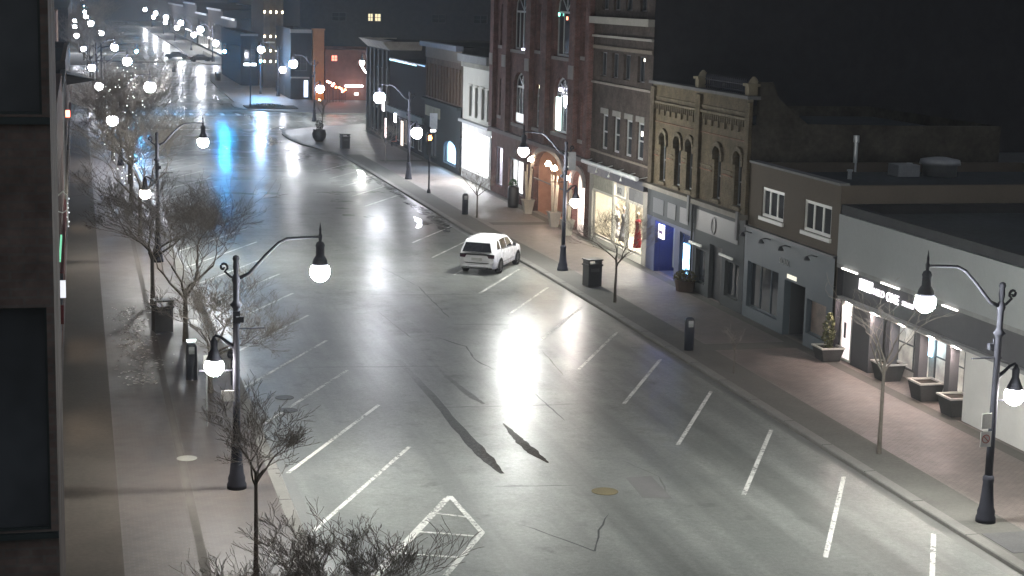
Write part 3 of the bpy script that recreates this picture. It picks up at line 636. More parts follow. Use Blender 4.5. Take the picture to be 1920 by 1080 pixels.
for i in range(46):
    y = 69.85+i*.275
    if 75.3 < y < 76.1: continue
    u = b.S(y, y)[0]; zt = 8.5; L_ = .55 if i % 3 == 0 else .3; put('corbel', CB[L_], b.r, (u, 0, zt))
b.box('corbel_course', 69.71, 75.39, 8.5, 8.62, -.11, -.003, YBL); b.box('corbel_course', 76.06, 81.98, 8.5, 8.62, -.11, -.003, YBL)
b.box('cornice', 69.2, 82.6, 9.45, 9.6, -.25, .35, plain('cornice_dark', (0.1, 0.1, 0.1), 0.7))
FIN = plain('finial_stone', (0.16, 0.14, 0.1), 0.8)
for y in (76.0, 69.75):
    u = b.S(y, y)[0]; MB().box(u-.22, u+.22, -.1, .5, 9.6, 10.0).box(u-.3, u+.3, -.18, .56, 10.0, 10.12).lathe([(.24, 10.12), (.16, 10.3), (.05, 10.42)], 10, (u, .2, 0)).build('finial', FIN, b.r)
m = MB(); ua, ub = b.S(70.0, 75.7)
for i in range(24): u = ua+(ub-ua)*(i+.5)/24; m.box(u-.03, u+.03, .2, .24, 9.6, 10.15).lathe([(.06, 10.1), (.05, 10.2), (.005, 10.3)], 6, (u, .22, 0))
m.box(ua, ub, .18, .26, 9.72, 9.77).box(ua, ub, .18, .26, 10.0, 10.05); m.build('roof_railing', IRON, b.r)
m = MB(); u = b.S(69.2, 69.2)[0]
# stepped side parapet falling towards the back
pr = [(0.3, 10.2), (0.9, 10.2), (1.2, 9.5), (2.6, 8.4), (12, 8.3)]
m = MB()
for (ya, za), (yb, zb) in zip(pr, pr[1:]):
    m.quad((u-.3, ya, 8.2), (u-.3, yb, 8.2), (u-.3, yb, zb), (u-.3, ya, za)); m.quad((u-.01, yb, 8.2), (u-.01, ya, 8.2), (u-.01, ya, za), (u-.01, yb, zb)); m.quad((u-.3, ya, za), (u-.3, yb, zb), (u-.01, yb, zb), (u-.01, ya, za))
m.build('side_parapet', MATS['side_brick'], b.r)
GRF = plain('grey_shopfront', (0.065, 0.07, 0.073), 0.6, var=0.15); NAVY = plain('navy_shopfront', (0.045, 0.055, 0.1), 0.5, var=0.15)
OPL = [(78.3, 81.3, 0, 2.6), (76.05, 77.6, .3, 2.55)]; OPR = [(71.8, 73.4, 0, 2.55), (69.7, 71.4, .5, 2.1), (73.9, 75.2, .5, 2.1)]
b.front(OPL, mat=NAVY, z1=2.75, off=-.06, name='shopfront', a=75.7, b=82.6); b.front([], mat=GRF, z0=2.76, z1=4.2, off=-.08, name='fascia', a=75.7, b=82.6)
b.front(OPR, mat=GRF, z1=4.2, off=-.1, name='shopfront', a=69.2, b=75.6)
for a, c in ((75.62, 82.6), (69.2, 75.5)): b.box('shop_cornice', a, c, 4.2, 4.42, -.38, .0, plain('shop_cornice', (0.16, 0.15, 0.13), 0.7))
for y in (75.6, 69.4): b.box('cornice_bracket', y-.13, y+.13, 3.3, 4.55, -.46, -.385, plain('bracket_grey', (0.12, 0.12, 0.12), 0.6))
m = MB().tube([(b.S(75.6, 75.6)[0], -.2, 0), (b.S(75.6, 75.6)[0], -.2, 4.1)], .05, 8).build('drainpipe', GRF, b.r)
b.alcove(78.3, 81.3, 2.6, .23, 1.6, NAVY); b.box('door', 78.8, 79.8, .01, 2.2, 1.5, 1.58, NAVY)
o = b.box('door_panel', 80.2, 81.2, .2, 2.3, .9, .95, plain('grey_green_panel', (0.12, 0.14, 0.14), 0.5)); 
BLUE_N = emit('blue_neon', (0.12, 0.2, 1.0), 60); b.box('neon_strip', 78.35, 81.25, 2.54, 2.58, .2, .24, BLUE_N); b.box('neon_strip', 78.32, 78.36, .2, 2.5, .1, .14, BLUE_N)
b.box('lit_sign', 80.3, 81.1, 1.75, 2.45, .05, .12, emit('lit_logo_sign', (.95, .93, 1), 2.5)); b.box('sign_symbol', 80.45, 80.95, 2.0, 2.15, .03, .045, plain('purple_mark', (0.1, 0.05, 0.16), 0.5))
b.win(76.05, 77.6, .3, 2.55, 1, 1, dep=.03, frame=NAVY, pane=glass_dark('navy_glass', (0.03, 0.04, 0.1)))
b.box('lit_poster', 76.2, 77.15, .62, 2.05, -.02, .02, emit('blue_poster', (.4, .7, 1), 4, (1.6, [(0.32, (0.05, 0.18, 0.8)), (0.48, (0.25, 0.65, 1.0)), (0.6, (0.85, 0.95, 1))])))
for a, c in ((74.0, 75.6), (70.05, 71.65)): b.box('tube_lamp', a, c, 2.3, 2.4, -.34, -.26, plain('tube_white', (0.75, 0.75, 0.7), 0.5))
b.box('door', 71.8, 73.4, 0, 2.5, .1, .16, plain('black_door', (0.02, 0.022, 0.026), 0.35)); b.win(69.7, 71.4, .5, 2.1, 2, 1, dep=.05, frame=GRF); b.win(73.9, 75.2, .5, 2.1, 1, 1, dep=.05, frame=GRF)
b.box('sign_board', 69.9, 75.2, 3.0, 3.95, -.14, -.11, plain('sign_board', (0.085, 0.088, 0.088), 0.5))
m = MB(); u = b.S(72.9, 72.9)[0]; P = [(u+.27*math.cos(a), 3.45+.36*math.sin(a)) for a in [2*PI*i/18 for i in range(19)]]
for p, q in zip(P, P[1:]): m.bar(p, q, .09, .03, -.175)
m.build('ring_emblem', plain('emblem_dark', (0.04, 0.04, 0.045), 0.5), b.r)
for a, c in ((80.0, 81.6), (78.2, 79.4), (76.4, 77.6)): b.box('fascia_panel', a, c, 3.0, 3.75, -.11, -.085, plain('fascia_panel', (0.08, 0.083, 0.088), 0.5))

# --- B4: dark brown brick, boutique below
DB = brick('dark_brown_brick', (0.058, 0.043, 0.037), (0.046, 0.035, 0.03), (0.056, 0.05, 0.046)); LST = plain('limestone', (0.26, 0.245, 0.22), 0.7, var=0.15)
b = Bld('dark_brick_building', 'tall dark brown brick building with pale cornice lines above the brightly lit boutique', 82.7, 93.1, 15.5, 36, DB)
WU = [(y-.55, y+.55, 5.35, 7.3) for y in (90.6, 88.4, 86.3, 84.35)]; WT = [(y-.6, y+.6, 9.35, 10.7) for y in (91.2, 89.1, 87.0, 84.6)]; WV = [(y-.6, y+.6, 13.0, 14.6) for y in (91.2, 89.1, 87.0, 84.6)]
b.front(WU+WT+WV, z0=4.0); b.body()
for a in WU: b.win(*a, nv=1, nh=2, frame=GREYP, fw=.12, dep=.1); b.box('lintel', a[0]-.12, a[1]+.12, 7.32, 7.62, -.07, -.003, plain('lintel_grey', (0.17, 0.165, 0.15), 0.7))
for a in WT+WV: b.win(*a, nv=2, nh=1, frame=DARKF, dep=.15)
b.box('lit_lamp', 84.2, 84.4, 6.6, 6.85, .06, .1, emit('warm_inside', (1, .95, .8), 4)); b.box('lit_lamp', 84.35, 84.5, 10.45, 10.6, .1, .14, MATS['warm_inside'])
b.box('cornice', 82.7, 93.1, 12.25, 12.62, -.35, 0, LST); b.box('string_course', 82.7, 93.1, 11.5, 11.62, -.14, 0, LST)
b.box('string_course', 82.7, 93.1, 10.85, 11.05, -.08, 0, plain('mid_stone', (0.14, 0.12, 0.1), 0.8)); b.box('string_course', 82.7, 93.1, 8.93, 9.05, -.12, 0, plain('mid_stone2', (0.2, 0.18, 0.16), 0.8)); b.box('string_course', 82.7, 93.1, 5.08, 5.2, -.1, 0, MATS['mid_stone'])
m = MB(); ua, ub = b.S(83.0, 92.8); m.tube([(ua, -.55, 4.5), (ub, -.55, 4.5)], .12, 8)
for i in range(6): u = ua+(ub-ua)*i/5; m.tube([(u, 0, 4.6), (u, -.5, 4.5)], .02, 5)
m.build('awning_roller', plain('roller_white', (0.42, 0.43, 0.42), 0.5), b.r)
b.box('fascia', 82.95, 92.95, 3.85, 4.35, -.2, -.003, plain('black_fascia', (0.025, 0.026, 0.032), 0.4))
for y in (90.3, 88.0, 85.9):
    u = b.S(y, y)[0]; MB().tube([(u, -.45, 4.42), (u, -.5, 4.2)], .015, 5).lathe([(.03, 4.22), (.08, 4.08)], 8, (u, -.5, 0)).build('spot_lamp', WHITEP, b.r)
b.front([(83.45, 92.55, .35, 3.8)], mat=LST, z1=3.84, name='shopfront', off=-.02, thick=.15)
BOUT = emit('boutique_lamp', (1, .94, .8), 75)
b.room(83.45, 92.55, .35, 3.8, 2.4, BWARM, BOUT, nv=1, frame=LST, cover=.45)
CRM = plain('cream_joinery', (0.55, 0.52, 0.45), 0.6, var=0.1)
for y in (88.6, 86.2): b.box('shopfront_mullion', y-.14, y+.14, .35, 3.8, -.02, .12, CRM)
b.box('shopfront_rail', 83.5, 88.4, 2.95, 3.08, .0, .1, CRM); b.box('shopfront_rail', 88.8, 92.5, 2.85, 2.98, .0, .1, CRM)
b.box('transom_panel', 88.8, 92.5, 2.98, 3.72, .04, .08, plain('sage_curtain', (0.3, 0.29, 0.24), 0.8, var=0.3, scale=3)); b.box('transom_panel', 83.6, 86.0, 3.08, 3.72, .04, .08, plain('grey_curtain', (0.16, 0.16, 0.16), 0.8))
b.box('door', 86.4, 88.4, .1, 2.9, .03, .07, plain('boutique_door', (0.4, 0.37, 0.3), 0.5)) if False else [b.box('door_frame', a, c, .1, 2.9, .02, .09, CRM) for a, c in ((86.4, 86.52), (88.28, 88.4))]
o = b.box('number_plate', 86.5, 87.9, 3.12, 3.75, -.07, -.04, plain('plate_grey', (0.42, 0.41, 0.37), 0.5)); b.text('812', 87.65, 3.25, .48, plain('plate_black', (0.02, 0.02, 0.02), 0.5), -.085, .005)
b.box('stall_riser', 83.45, 92.55, 0, .34, -.04, .1, CRM)
DRESS = [('white', (0.65, 0.6, 0.62), 90.7, 'pale dress mannequin on the left of the lit boutique window'), ('red', (0.35, 0.04, 0.05), 87.0, 'red and white dressed mannequin in the doorway of the lit boutique'), ('sage', (0.5, 0.6, 0.5), 85.7, 'mannequin in a sage green wide dress in the boutique window'), ('brown', (0.14, 0.08, 0.05), 84.4, 'mannequin in a brown coat on the right of the boutique window'), ('grey', (0.2, 0.2, 0.22), 89.5, 'mannequin in grey suit beside the pale dress in the boutique window')]
def mannequin(lab, c, y):
    t = thing('mannequin', lab, 'mannequin', (28.3+.95, y, .36), 0, 'mannequins in the boutique window')
    MB().lathe([(.3, 0), (.26, .3), (.2, .75), (.13, 1.05), (.17, 1.25), (.2, 1.42), (.08, 1.52)], 12, sy=1.15, sx=.8).build('dress', plain('cloth_'+str(round(c[0]+c[1], 2)), c, .8, var=.3, scale=4), t, smooth=True)
    MB().lathe([(.045, 1.5), (.045, 1.6), (.08, 1.66), (.1, 1.76), (.08, 1.86), (.02, 1.9)], 10).build('head', plain('mannequin_skin', (0.5, 0.36, 0.28), .5), t, smooth=True)
    for s_ in (-1, 1): MB().tube([(0, s_*.2, 1.4), (.02, s_*.27, 1.1), (-.08, s_*.27, .85)], [.05, .04, .03], 8).build('arm', MATS['mannequin_skin'], t, smooth=True)
for n_, c_, y_, l_ in DRESS: mannequin(l_, c_, y_)

# --- B5: tall red brick hall with arched windows
RBK = brick('red_brick', (0.102, 0.044, 0.038), (0.076, 0.034, 0.030), (0.11, 0.085, 0.08)); STN = plain('grey_quoin', (0.17, 0.155, 0.15), 0.8, var=0.15)
b = Bld('red_brick_building', 'tall red brick hall with arched upper windows, street level arches glowing orange', 93.15, 117.2, 19, 16, RBK)
LW = [(108.2, 111.3, 5.3, 7.75, .95, 4), (97.95, 101.3, 5.5, 7.9, 1.0, 3), (114.3, 115.3, 5.5, 7.5, .6, 1), (104.0, 105.9, 5.4, 7.45, .75, 2), (94.2, 95.4, 5.5, 7.6, .6, 1)]
UW = [(107.9, 111.9, 10.15, 12.7, 1.3, 4), (97.7, 101.5, 10.1, 12.8, 1.4, 3), (114.4, 115.4, 10.3, 12.6, .5, 1), (104.2, 105.6, 10.3, 12.6, .6, 2), (94.3, 95.3, 10.3, 12.6, .5, 1)]
ARCH = [(98.4, 105.6, .0, 2.9, 1.3), (94.1, 96.6, .0, 2.8, .9)]
SH = [(113.9, 116.1, .55, 3.3), (108.2, 112.2, .6, 2.9)]
b.front([o[:5] for o in LW+UW]+ARCH+SH, thick=.35); b.body()
LITG = emit('lit_mint_window', (.75, 1, .95), 5)
for i, o in enumerate(LW+UW): b.win(o[0], o[1], o[2], o[3], o[5], 2 if o[5] < 3 else 1, o[4], frame=GREYP, dep=.22, fw=.13)
b.box('lit_pane', 100.35, 101.25, 5.6, 7.6, .15, .2, LITG); b.box('lit_pane', 94.35, 94.75, 5.7, 7.5, .15, .2, emit('lit_white_window', (.95, .97, 1), 3)); b.box('lit_pane', 108.4, 111.1, 5.4, 5.95, .15, .2, emit('dim_lit_window', (.8, .85, .8), .55))
for y, z, c in ((109.5, 10.05, 'v'), (100.2, 8.0, 'v'), (105.0, 7.9, 'w'), (104.6, 7.6, 'w'), (101.0, 12.5, 'g'), (99.2, 12.3, 'o')):
    mt = {'v': emit('violet_lamp', (.8, .75, 1), 12), 'w': emit('warm_bulb', (1, .9, .6), 8), 'g': emit('green_bulb', (.3, 1, .8), 4), 'o': emit('orange_bulb', (1, .3, .15), 4)}[c]
    b.box('window_light', y-.3 if c == 'v' else y-.12, y+.3 if c == 'v' else y+.12, z, z+.2, .1, .14, mt)
for a, c in ((116.2, 117.2), (112.4, 113.6), (106.2, 107.4), (102.3, 103.6), (96.0, 97.2), (93.15, 93.9)): b.box('pier', a, c, 4.6, 19, -.3, -.003, RBK)
for a, c in ((116.2, 117.2), (112.4, 113.6), (106.2, 107.4), (96.0, 97.2)): b.box('quoin', a+.1, c-.1, 8.9, 9.7, -.36, -.303, STN)
for o in LW+UW: b.box('sill', o[0]-.15, o[1]+.15, o[2]-.22, o[2]-.02, -.12, .0, STN)
b.box('string_course', 93.15, 117.2, 4.3, 4.55, -.33, -.003, plain('dark_course', (0.12, 0.1, 0.1), 0.8))
SHL = emit('white_shop_lamp', (.95, .96, 1), 26); b.room(113.9, 116.1, .55, 3.3, 2, BWHITE, emit('violet_shop_lamp', (.85, .8, 1), 26), nv=1, cover=.7); b.room(108.2, 112.2, .6, 2.9, 2.2, BWHITE, SHL, nv=2, cover=.6)
ORB = plain('terracotta_screen', (0.33, 0.19, 0.14), .7, var=.2, scale=2)
b.alcove(98.4, 105.6, 4.2, .36, 1.5, ORB); b.alcove(94.1, 96.6, 3.7, .36, 1.1, BWHITE)
b.box('canopy_rail', 97.2, 104.5, 2.25, 2.31, -.3, -.24, DARKF)
WARM = emit('warm_flood', (1, .78, .56), 110); WHTF = emit('pinkish_flood', (1, .78, .66), 160)
for y, z in ((105.4, 3.3), (101.2, 3.45), (99.8, 3.3)): MB().lathe([(.05, .22), (.16, .1), (.2, 0), (.15, -.08)], 10, (b.S(y, y)[0], -.25, z)).build('wall_lantern', WARM, b.r, smooth=True)
b.box('light_screen', 94.3, 96.3, .4, 3.3, .55, .62, emit('glowing_arch', (1, .8, .72), 5)); 
MB().lathe([(.05, .2), (.16, .1), (.16, -.05)], 10, (b.S(96.9, 96.9)[0], -.3, 3.0)).build('wall_lantern', WHTF, b.r, smooth=True)
m = MB(); u0, u1 = b.S(98.4, 105.6); N = 12
for u0, u1, sp, rs in ((*b.S(98.4, 105.6), 2.9, 1.3), (*b.S(94.1, 96.6), 2.8, .9)):
    c_, h_ = (u0+u1)/2, (u1-u0)/2+.15; arc = [(c_-h_*math.cos(PI*i/N), sp+(rs+.1)*math.sin(PI*i/N)) for i in range(N+1)]
    m = MB()
    for p, q in zip(arc, arc[1:]): m.bar(p, q, .3, .14, -.145)
    m.build('arch_trim', STN, b.r)

# --- B6: slim white shop with glaring shopfront
WF = plain('white_stucco', (0.3, 0.3, 0.27), 0.7, var=0.12, scale=0.8)
b = Bld('white_shop_building', 'slim white painted building with tall narrow windows over a glaring white shop window', 117.3, 126.9, 9.2, 14, WF)
W6 = [(y-.48, y+.48, 4.75, 6.95) for y in (124.2, 122.3, 120.2, 118.4)]
b.front(W6, z0=4.35); b.body()
for a in W6: b.win(*a, nv=1, nh=2, frame=GREYP, dep=.15); b.box('window_head', a[0]-.1, a[1]+.1, 6.98, 7.12, -.1, -.003, WF)
b.box('cornice', 117.3, 126.9, 8.75, 9.3, -.5, 0, plain('grey_cornice', (0.12, 0.125, 0.125), .7)); b.box('shop_cornice', 117.3, 126.9, 4.2, 4.4, -.35, 0, GREYP)
ua, ub = b.S(117.6, 126.7); DM = MB().box(-.08, .08, -.2, -.01, 8.35, 8.72).mesh('dentil', WF)
for i in range(22): put('dentil', DM, b.r, (ua+(ub-ua)*i/21, 0, 0))
b.front([(118.0, 126.5, .7, 3.7)], mat=plain('white_shopfront', (0.5, 0.5, 0.48), .6), z1=4.18, off=-.03, name='shopfront', thick=.2)
b.room(118.0, 126.5, .7, 3.7, 2.6, BWHITE, emit('glaring_lamp', (.97, .98, 1), 60), nv=3, cover=.85, frame=WHITEP)
for i, (y, z) in enumerate(((119.0, 2.6), (119.2, 1.9))): b.box('hung_picture', y-.4, y+.4, z, z+.6, .5, .54, plain('picture_grey', (0.1, 0.12, 0.12), .5))

# --- B7: brown building with grey-green shopfront and blue lit arch
RB7 = brick('brown_brick', (0.045, 0.031, 0.023), (0.049, 0.034, 0.025), (0.1, 0.085, 0.075)); SF7 = plain('grey_green_front', (0.03, 0.035, 0.037), .9)
b = Bld('brown_brick_building', 'brown brick building with ribbed upper wall and a blue lit arched shop window', 127.0, 141.2, 9.7, 14, RB7)
b.front([], z0=5.1); b.body()
for i in range(12): y = 127.9+i*1.15; b.box('pilaster_rib', y-.14, y+.14, 5.3, 8.0, -.12, -.003, plain('rib_brick', (0.052, 0.036, 0.026), .8))
b.box('cornice', 127.0, 141.2, 9.4, 9.8, -.6, 0, plain('slate_cornice', (0.09, 0.1, 0.12), .7)); b.box('frieze', 127.0, 141.2, 8.5, 9.39, -.08, -.003, plain('frieze', (0.09, 0.08, 0.07), .8))
b.front([(128.6, 133.2, .45, 1.7, .6), (136, 140, .4, 2.4)], mat=SF7, z1=5.08, off=-.1, name='shopfront')
b.box('shop_cornice', 127.0, 141.2, 4.95, 5.15, -.4, 0, SF7); b.box('sign_board', 134.6, 140.6, 3.7, 4.55, -.17, -.12, plain('faded_sign', (0.16, 0.16, 0.12), .7, var=.4))
b.room(128.6, 133.2, .45, 2.35, 2, plain('pale_blue_room', (0.5, 0.65, 0.8), .7), emit('blue_shop_lamp', (.5, .72, 1), 60), nv=1, cover=.7, dep=.14)
b.win(136, 140, .4, 2.4, 2, 1, dep=.05, frame=SF7)
m = b.box('hanging_sign', 134.8, 134.9, 2.9, 4.2, -.9, -.3, plain('pale_blade_sign', (0.3, 0.33, 0.35), .5)); b.box('sign_light', 134.9, 135.0, 2.7, 2.85, -.85, -.4, emit('sign_glow', (1, .97, 1), 8))
# --- B8: low flat-fronted with cyan neon line
b = Bld('neon_edged_building', 'plain dark low building with a cyan neon line along its roof edge', 141.3, 158.4, 7.6, 14, plain('dark_render', (0.02, 0.018, 0.02), .95, var=.15))
b.front([(y, y+2.2, .3, 2.5) for y in (142.5, 146, 149.5, 153)], z0=0); b.body()
for y in (142.5, 146, 149.5, 153): b.win(y, y+2.2, .3, 2.5, 2, 1, dep=.1, frame=GREYP)
b.box('neon_strip', 145.2, 158.3, 7.5, 7.58, -.1, -.04, emit('cyan_neon', (.25, .75, .9), 1.2)); b.box('fascia', 141.3, 158.4, 2.75, 3.3, -.3, -.003, plain('green_grey_fascia', (0.09, 0.11, 0.11), .6)); b.box('coping', 141.3, 158.4, 7.6, 7.7, -.06, .3, DARKF)
b.box('lit_door', 151.2, 152.2, .1, 2.3, -.06, .0, emit('warm_doorway', (1, .85, .75), 1.2)); b.box('sign_light', 152.5, 153.3, 2.1, 2.9, -.5, -.42, emit('violet_white_sign', (.9, .88, 1), 7))
# --- B9: corner building with flared cornice
G9 = plain('grey_corner_wall', (0.051, 0.048, 0.047), .75, var=.15)
b = Bld('corner_building', 'grey corner building with pilasters under a wide pale flared cornice by the side street', 158.5, 171.0, 9.1, 22, G9)
W9 = [(y-.55, y+.55, 3.9, 6.6) for y in (160.6, 163.2, 165.8, 168.4)]
b.front(W9+[(160, 163.5, .3, 2.6), (165, 169.5, .3, 2.6)]); b.body(mat=G9)
for a in W9: b.win(*a, nv=1, nh=2, frame=GREYP, dep=.1)
for a in ((160, 163.5, .3, 2.6), (165, 169.5, .3, 2.6)): b.win(*a, nv=2, nh=1, frame=DARKF)
for i in range(6): y = 158.9+i*2.33; b.box('pilaster', y-.2, y+.2, 0, 8.3, -.2, -.003, G9)
m = MB(); W_ = 12.5
m.quad((0, -.05, 8.4), (W_, -.05, 8.4), (W_+.6, -.9, 9.2), (-.6, -.9, 9.2)); m.quad((-.6, -.9, 9.2), (W_+.6, -.9, 9.2), (W_+.6, .3, 9.25), (-.6, .3, 9.25)); m.quad((-.6, 3, 9.2), (-.0, 3, 8.4), (0, -.05, 8.4), (-.6, -.9, 9.2)); m.quad((W_, -.05, 8.4), (W_, 3, 8.4), (W_+.6, 3, 9.2), (W_+.6, -.9, 9.2))
m.build('cornice', plain('pale_cornice', (0.36, 0.32, 0.27), .7), b.r)
b.box('lit_sign', 158.7, 159.6, 2.7, 3.8, -.5, -.42, emit('shop_sign_glow', (1, .93, .98), 4)); b.box('lit_door', 158.8, 159.4, .2, 2.0, -.25, -.21, emit('pink_door_glow', (1, .8, .8), 3)); b.box('notice_board', 159.9, 161.0, 2.8, 4.3, -.26, -.21, plain('notice_board', (0.45, 0.44, 0.4), .6))

# --- far side of the side street: buildings facing the camera and the street
def fbox(name, label, x0, x1, y0, y1, H, mat, wins=(), side=()):
    f = Bld(name, label, x0, x1, H, y1-y0, mat, x=y0, side='S')
    f.front([q[:4] for q in wins]); f.body(mat=mat)
    for q in wins: f.win(*q[:4], nv=2, nh=2, frame=DARKF, pane=q[4] if len(q) > 4 else DGLASS)
    return f
f = fbox('cornice_building', 'narrow dark building with a pale cornice, left of the orange lit pillar', 26.3, 28.95, 219.0, 236, 8.9, plain('dusk_wall', (0.022, 0.022, 0.025), .8), [(26.8, 28.4, 3.6, 5.4)])
f.box('cornice', 26.2, 28.9, 8.4, 8.85, -.5, 0, LST); f.box('awning', 26.3, 28.6, 2.7, 2.85, -.9, 0, LST); f.box('lit_door', 28.0, 28.5, .3, 2.4, -.1, -.05, emit('pale_blue_door', (.6, .75, 1), 2.5))
OR_ = plain('orange_brick', (0.33, 0.15, 0.06), .75, var=.15)
t = thing('brick_pillar', 'tall orange brick pillar lit from below at the corner of the side street', 'pillar', (29.75, 218.4, 0)); MB().box(-.7, .7, -.3, .5, 0, 8.8).build('shaft', OR_, t); MB().box(-.8, .8, -.4, .55, 8.8, 9.0).build('cap', OR_, t)
MB().lathe([(.12, 0), (.12, .1)], 10, (0, -1.5, 0.02)).build('uplight', emit('orange_uplight', (1, .5, .2), 170), t)
OP_ = plain('red_brown_wall', (0.16, 0.08, 0.065), .8)
f = fbox('patio_building', 'low red brown restaurant building with a patio of red and white lights', 30.6, 46, 218.2, 232, 6.4, OP_, [(31.4, 32.2, 4.9, 5.7, emit('red_window', (1, .18, .12), 3.5)), (36.5, 38, 3, 5), (40, 42, 3, 5)])
f.box('string_of_lamps', 33.0, 35.3, 1.75, 1.98, -1.2, -1.1, emit('pinkish_lamps', (1, .85, .9), 14)); f.box('lit_menu', 32.6, 32.75, 1.0, 1.3, -.7, -.6, emit('small_white', (1, 1, .95), 8)); f.box('lit_menu', 34.3, 34.8, .7, .95, -.7, -.6, MATS['small_white'])
t = thing('patio_heaters', 'cluster of red and orange glowing lamps on the patio beside the orange pillar', 'lamps', (31.2, 213.5, 0))
rnd = random.Random(3)
for i in range(9): x_, z_ = -.9+i*.27+rnd.uniform(-.1, .1), 2.5-i*.14+rnd.uniform(-.2, .25); MB().tube([(x_, 0, 0), (x_, 0, z_)], .03, 5).build('stem', IRON, t); MB().lathe([(.03, -.1), (.13, -.06), (.14, .08), (.04, .16)], 8, (x_, 0, z_)).build('glowing_lamp', emit('red_lamp', (1, .16, .06), 26) if i > 3 else emit('orange_lamp', (1, .5, .35), 26), t)
t = thing('lit_lamp_arm', 'slanted glowing arm under the side street globe beside the corner building', 'sign', (31.3, 186.8, 0)); MB().tube([(-1.25, 0, 5.95), (-.85, 0, 5.3), (-.55, 0, 4.95)], .09, 6).build('tube', emit('arm_glow', (1, .97, .95), 9), t); MB().tube([(0, 0, 0), (0, 0, 6)], .05, 6).build('post', IRON, t)
f = fbox('uplit_tower', 'brick tower with bright vertical uplights in its pilasters', 25.5, 28.3, 244.6, 262, 16, plain('tower_brick', (0.09, 0.07, 0.052), .8))
UPL = emit('gold_uplight', (1, .86, .6), 16)
for x_ in (25.65, 26.5, 27.3, 28.15):
    f.box('pilaster', x_-.13, x_+.13, 3.4, 16, -.25, -.003, MATS['tower_brick'])
    for z_ in (3.6, 5.1, 7.1, 10.5): f.box('uplight', x_-.09, x_+.09, z_, z_+.28, -.42, -.28, UPL)
f.box('lintel', 25.9, 27.1, 6.3, 6.5, -.3, -.003, plain('pale_lintel', (0.4, 0.37, 0.3), .7)); f.box('ledge', 25.4, 28.4, 6.85, 6.95, -.3, -.26, DARKF)
f = fbox('storage_block', 'broad dark office block rising behind the side street with one lit window', 29.6, 75, 236, 262, 22, plain('night_block', (0.045, 0.046, 0.05), .85), [(39.0, 39.75, 9.75, 10.85, emit('yellow_window', (1, .88, .55), .9)), (39.95, 40.85, 9.75, 10.85, MATS.get('yellow_window') or DGLASS), (48, 50, 9.7, 10.9), (54, 56, 9.7, 10.9), (60, 62, 9.7, 10.9), (34, 36, 9.7, 10.9)])
f = fbox('dark_shop_row', 'dark low shops beyond the side street behind the green traffic signal', 22.8, 25.3, 290-40, 284, 7.5, plain('night_row', (0.022, 0.024, 0.028), .85), [(23.3, 24.8, 3.5, 5.2)])
f.box('lit_box_sign', 23.2, 24.9, 2.9, 3.25, -1.2, -1.1, emit('white_box_sign', (.9, .95, 1), 9)); f.box('cornice', 22.8, 25.3, 7.1, 7.4, -.3, 0, plain('dim_cornice', (0.18, 0.18, 0.18), .8))
# right side, beyond the upper crossing: lit shops row
RW = [(321, 352, 8.2), (352.2, 392, 9.5), (392.2, 430, 8), (430.2, 480, 10), (480.2, 560, 9)]
for i, (a, c, h) in enumerate(RW):
    q = Bld('far_shop', f'{ORD[i]} dark shop building in the far right row past the upper crossing', a, c, h, 14, plain('far_wall_%d' % (i % 3), ((0.03, 0.028, 0.028), (0.04, 0.03, 0.026), (0.026, 0.028, 0.03))[i % 3], .85), x=28.6, group='far shops on the right side of the street')
    n = int((c-a)//5); ops = [(a+2+k*5, a+3.6+k*5, 4.4, 6.4) for k in range(n)]
    q.front(ops+[(a+1, c-1, .4, 2.9)]); q.body()
    for o_ in ops: q.win(*o_, nv=1, nh=2, frame=DARKF)
    if i in (1, 2): q.room(a+1, c-1, .4, 2.9, 2.5, BWHITE, emit('far_shop_lamp', (1, .97, .95), 22), nv=5, cover=.8)
    else: q.win(a+1, c-1, .4, 2.9, 4, 1, frame=DARKF)
    q.box('cornice', a, c, h-.3, h+.1, -.4, 0, DARKF)
    if i in (1, 2, 3):
        for k in range(3): yk = a+6+k*9; q.box('canopy_light', yk, yk+3, 3.1, 3.4, -1.0, -.9, emit('canopy_glow', (1, .96, .98), 7))
CH = Bld('end_block', 'dark block closing the far end of the street', -8, 60, 24, 30, plain('end_block_wall', (0.015, 0.016, 0.018), .9), x=720, side='S'); CH.front([]); CH.body()

# --- left side
NB = brick('near_brown_brick', (0.2, 0.155, 0.135), (0.17, 0.13, 0.115), (0.17, 0.15, 0.135)); TEAL = plain('teal_sill', (0.03, 0.042, 0.042), .5)
b = Bld('near_left_building', 'dark building wing with large blue black windows filling the left edge of the view', -6.0, -.235, 17, 6, NB, x=15.0, side='S')
b.front([(-5.5, -.30, 8.86, 10.86), (-5.5, -.30, 12.52, 16.0)], z0=0, thick=.1); b.body(mat=NB)
for z0_, z1_ in ((8.86, 10.86), (12.52, 16.0)): b.win(-5.5, -.30, z0_, z1_, 2, 1, dep=.04, frame=TEAL, fw=.02, pane=glass_dark('blue_black_glass', (0.048, 0.054, 0.06), .35))
b.box('sill', -6, -.235, 8.8, 8.85, -.05, 0, TEAL); b.box('sill', -6, -.235, 12.44, 12.5, -.05, 0, TEAL)
LR = [(21.3, 44, 9, (0.09, 0.07, 0.06)), (44.2, 62, 8, (0.07, 0.065, 0.06)), (62.2, 84, 9.5, (0.08, 0.05, 0.045)), (84.2, 110, 8.5, (0.07, 0.07, 0.07)), (110.2, 146, 9, (0.085, 0.06, 0.05)), (146.2, 181, 8, (0.07, 0.06, 0.055))]
LLB = ['grey', 'tan', 'dark red', 'slate', 'brown', 'umber']
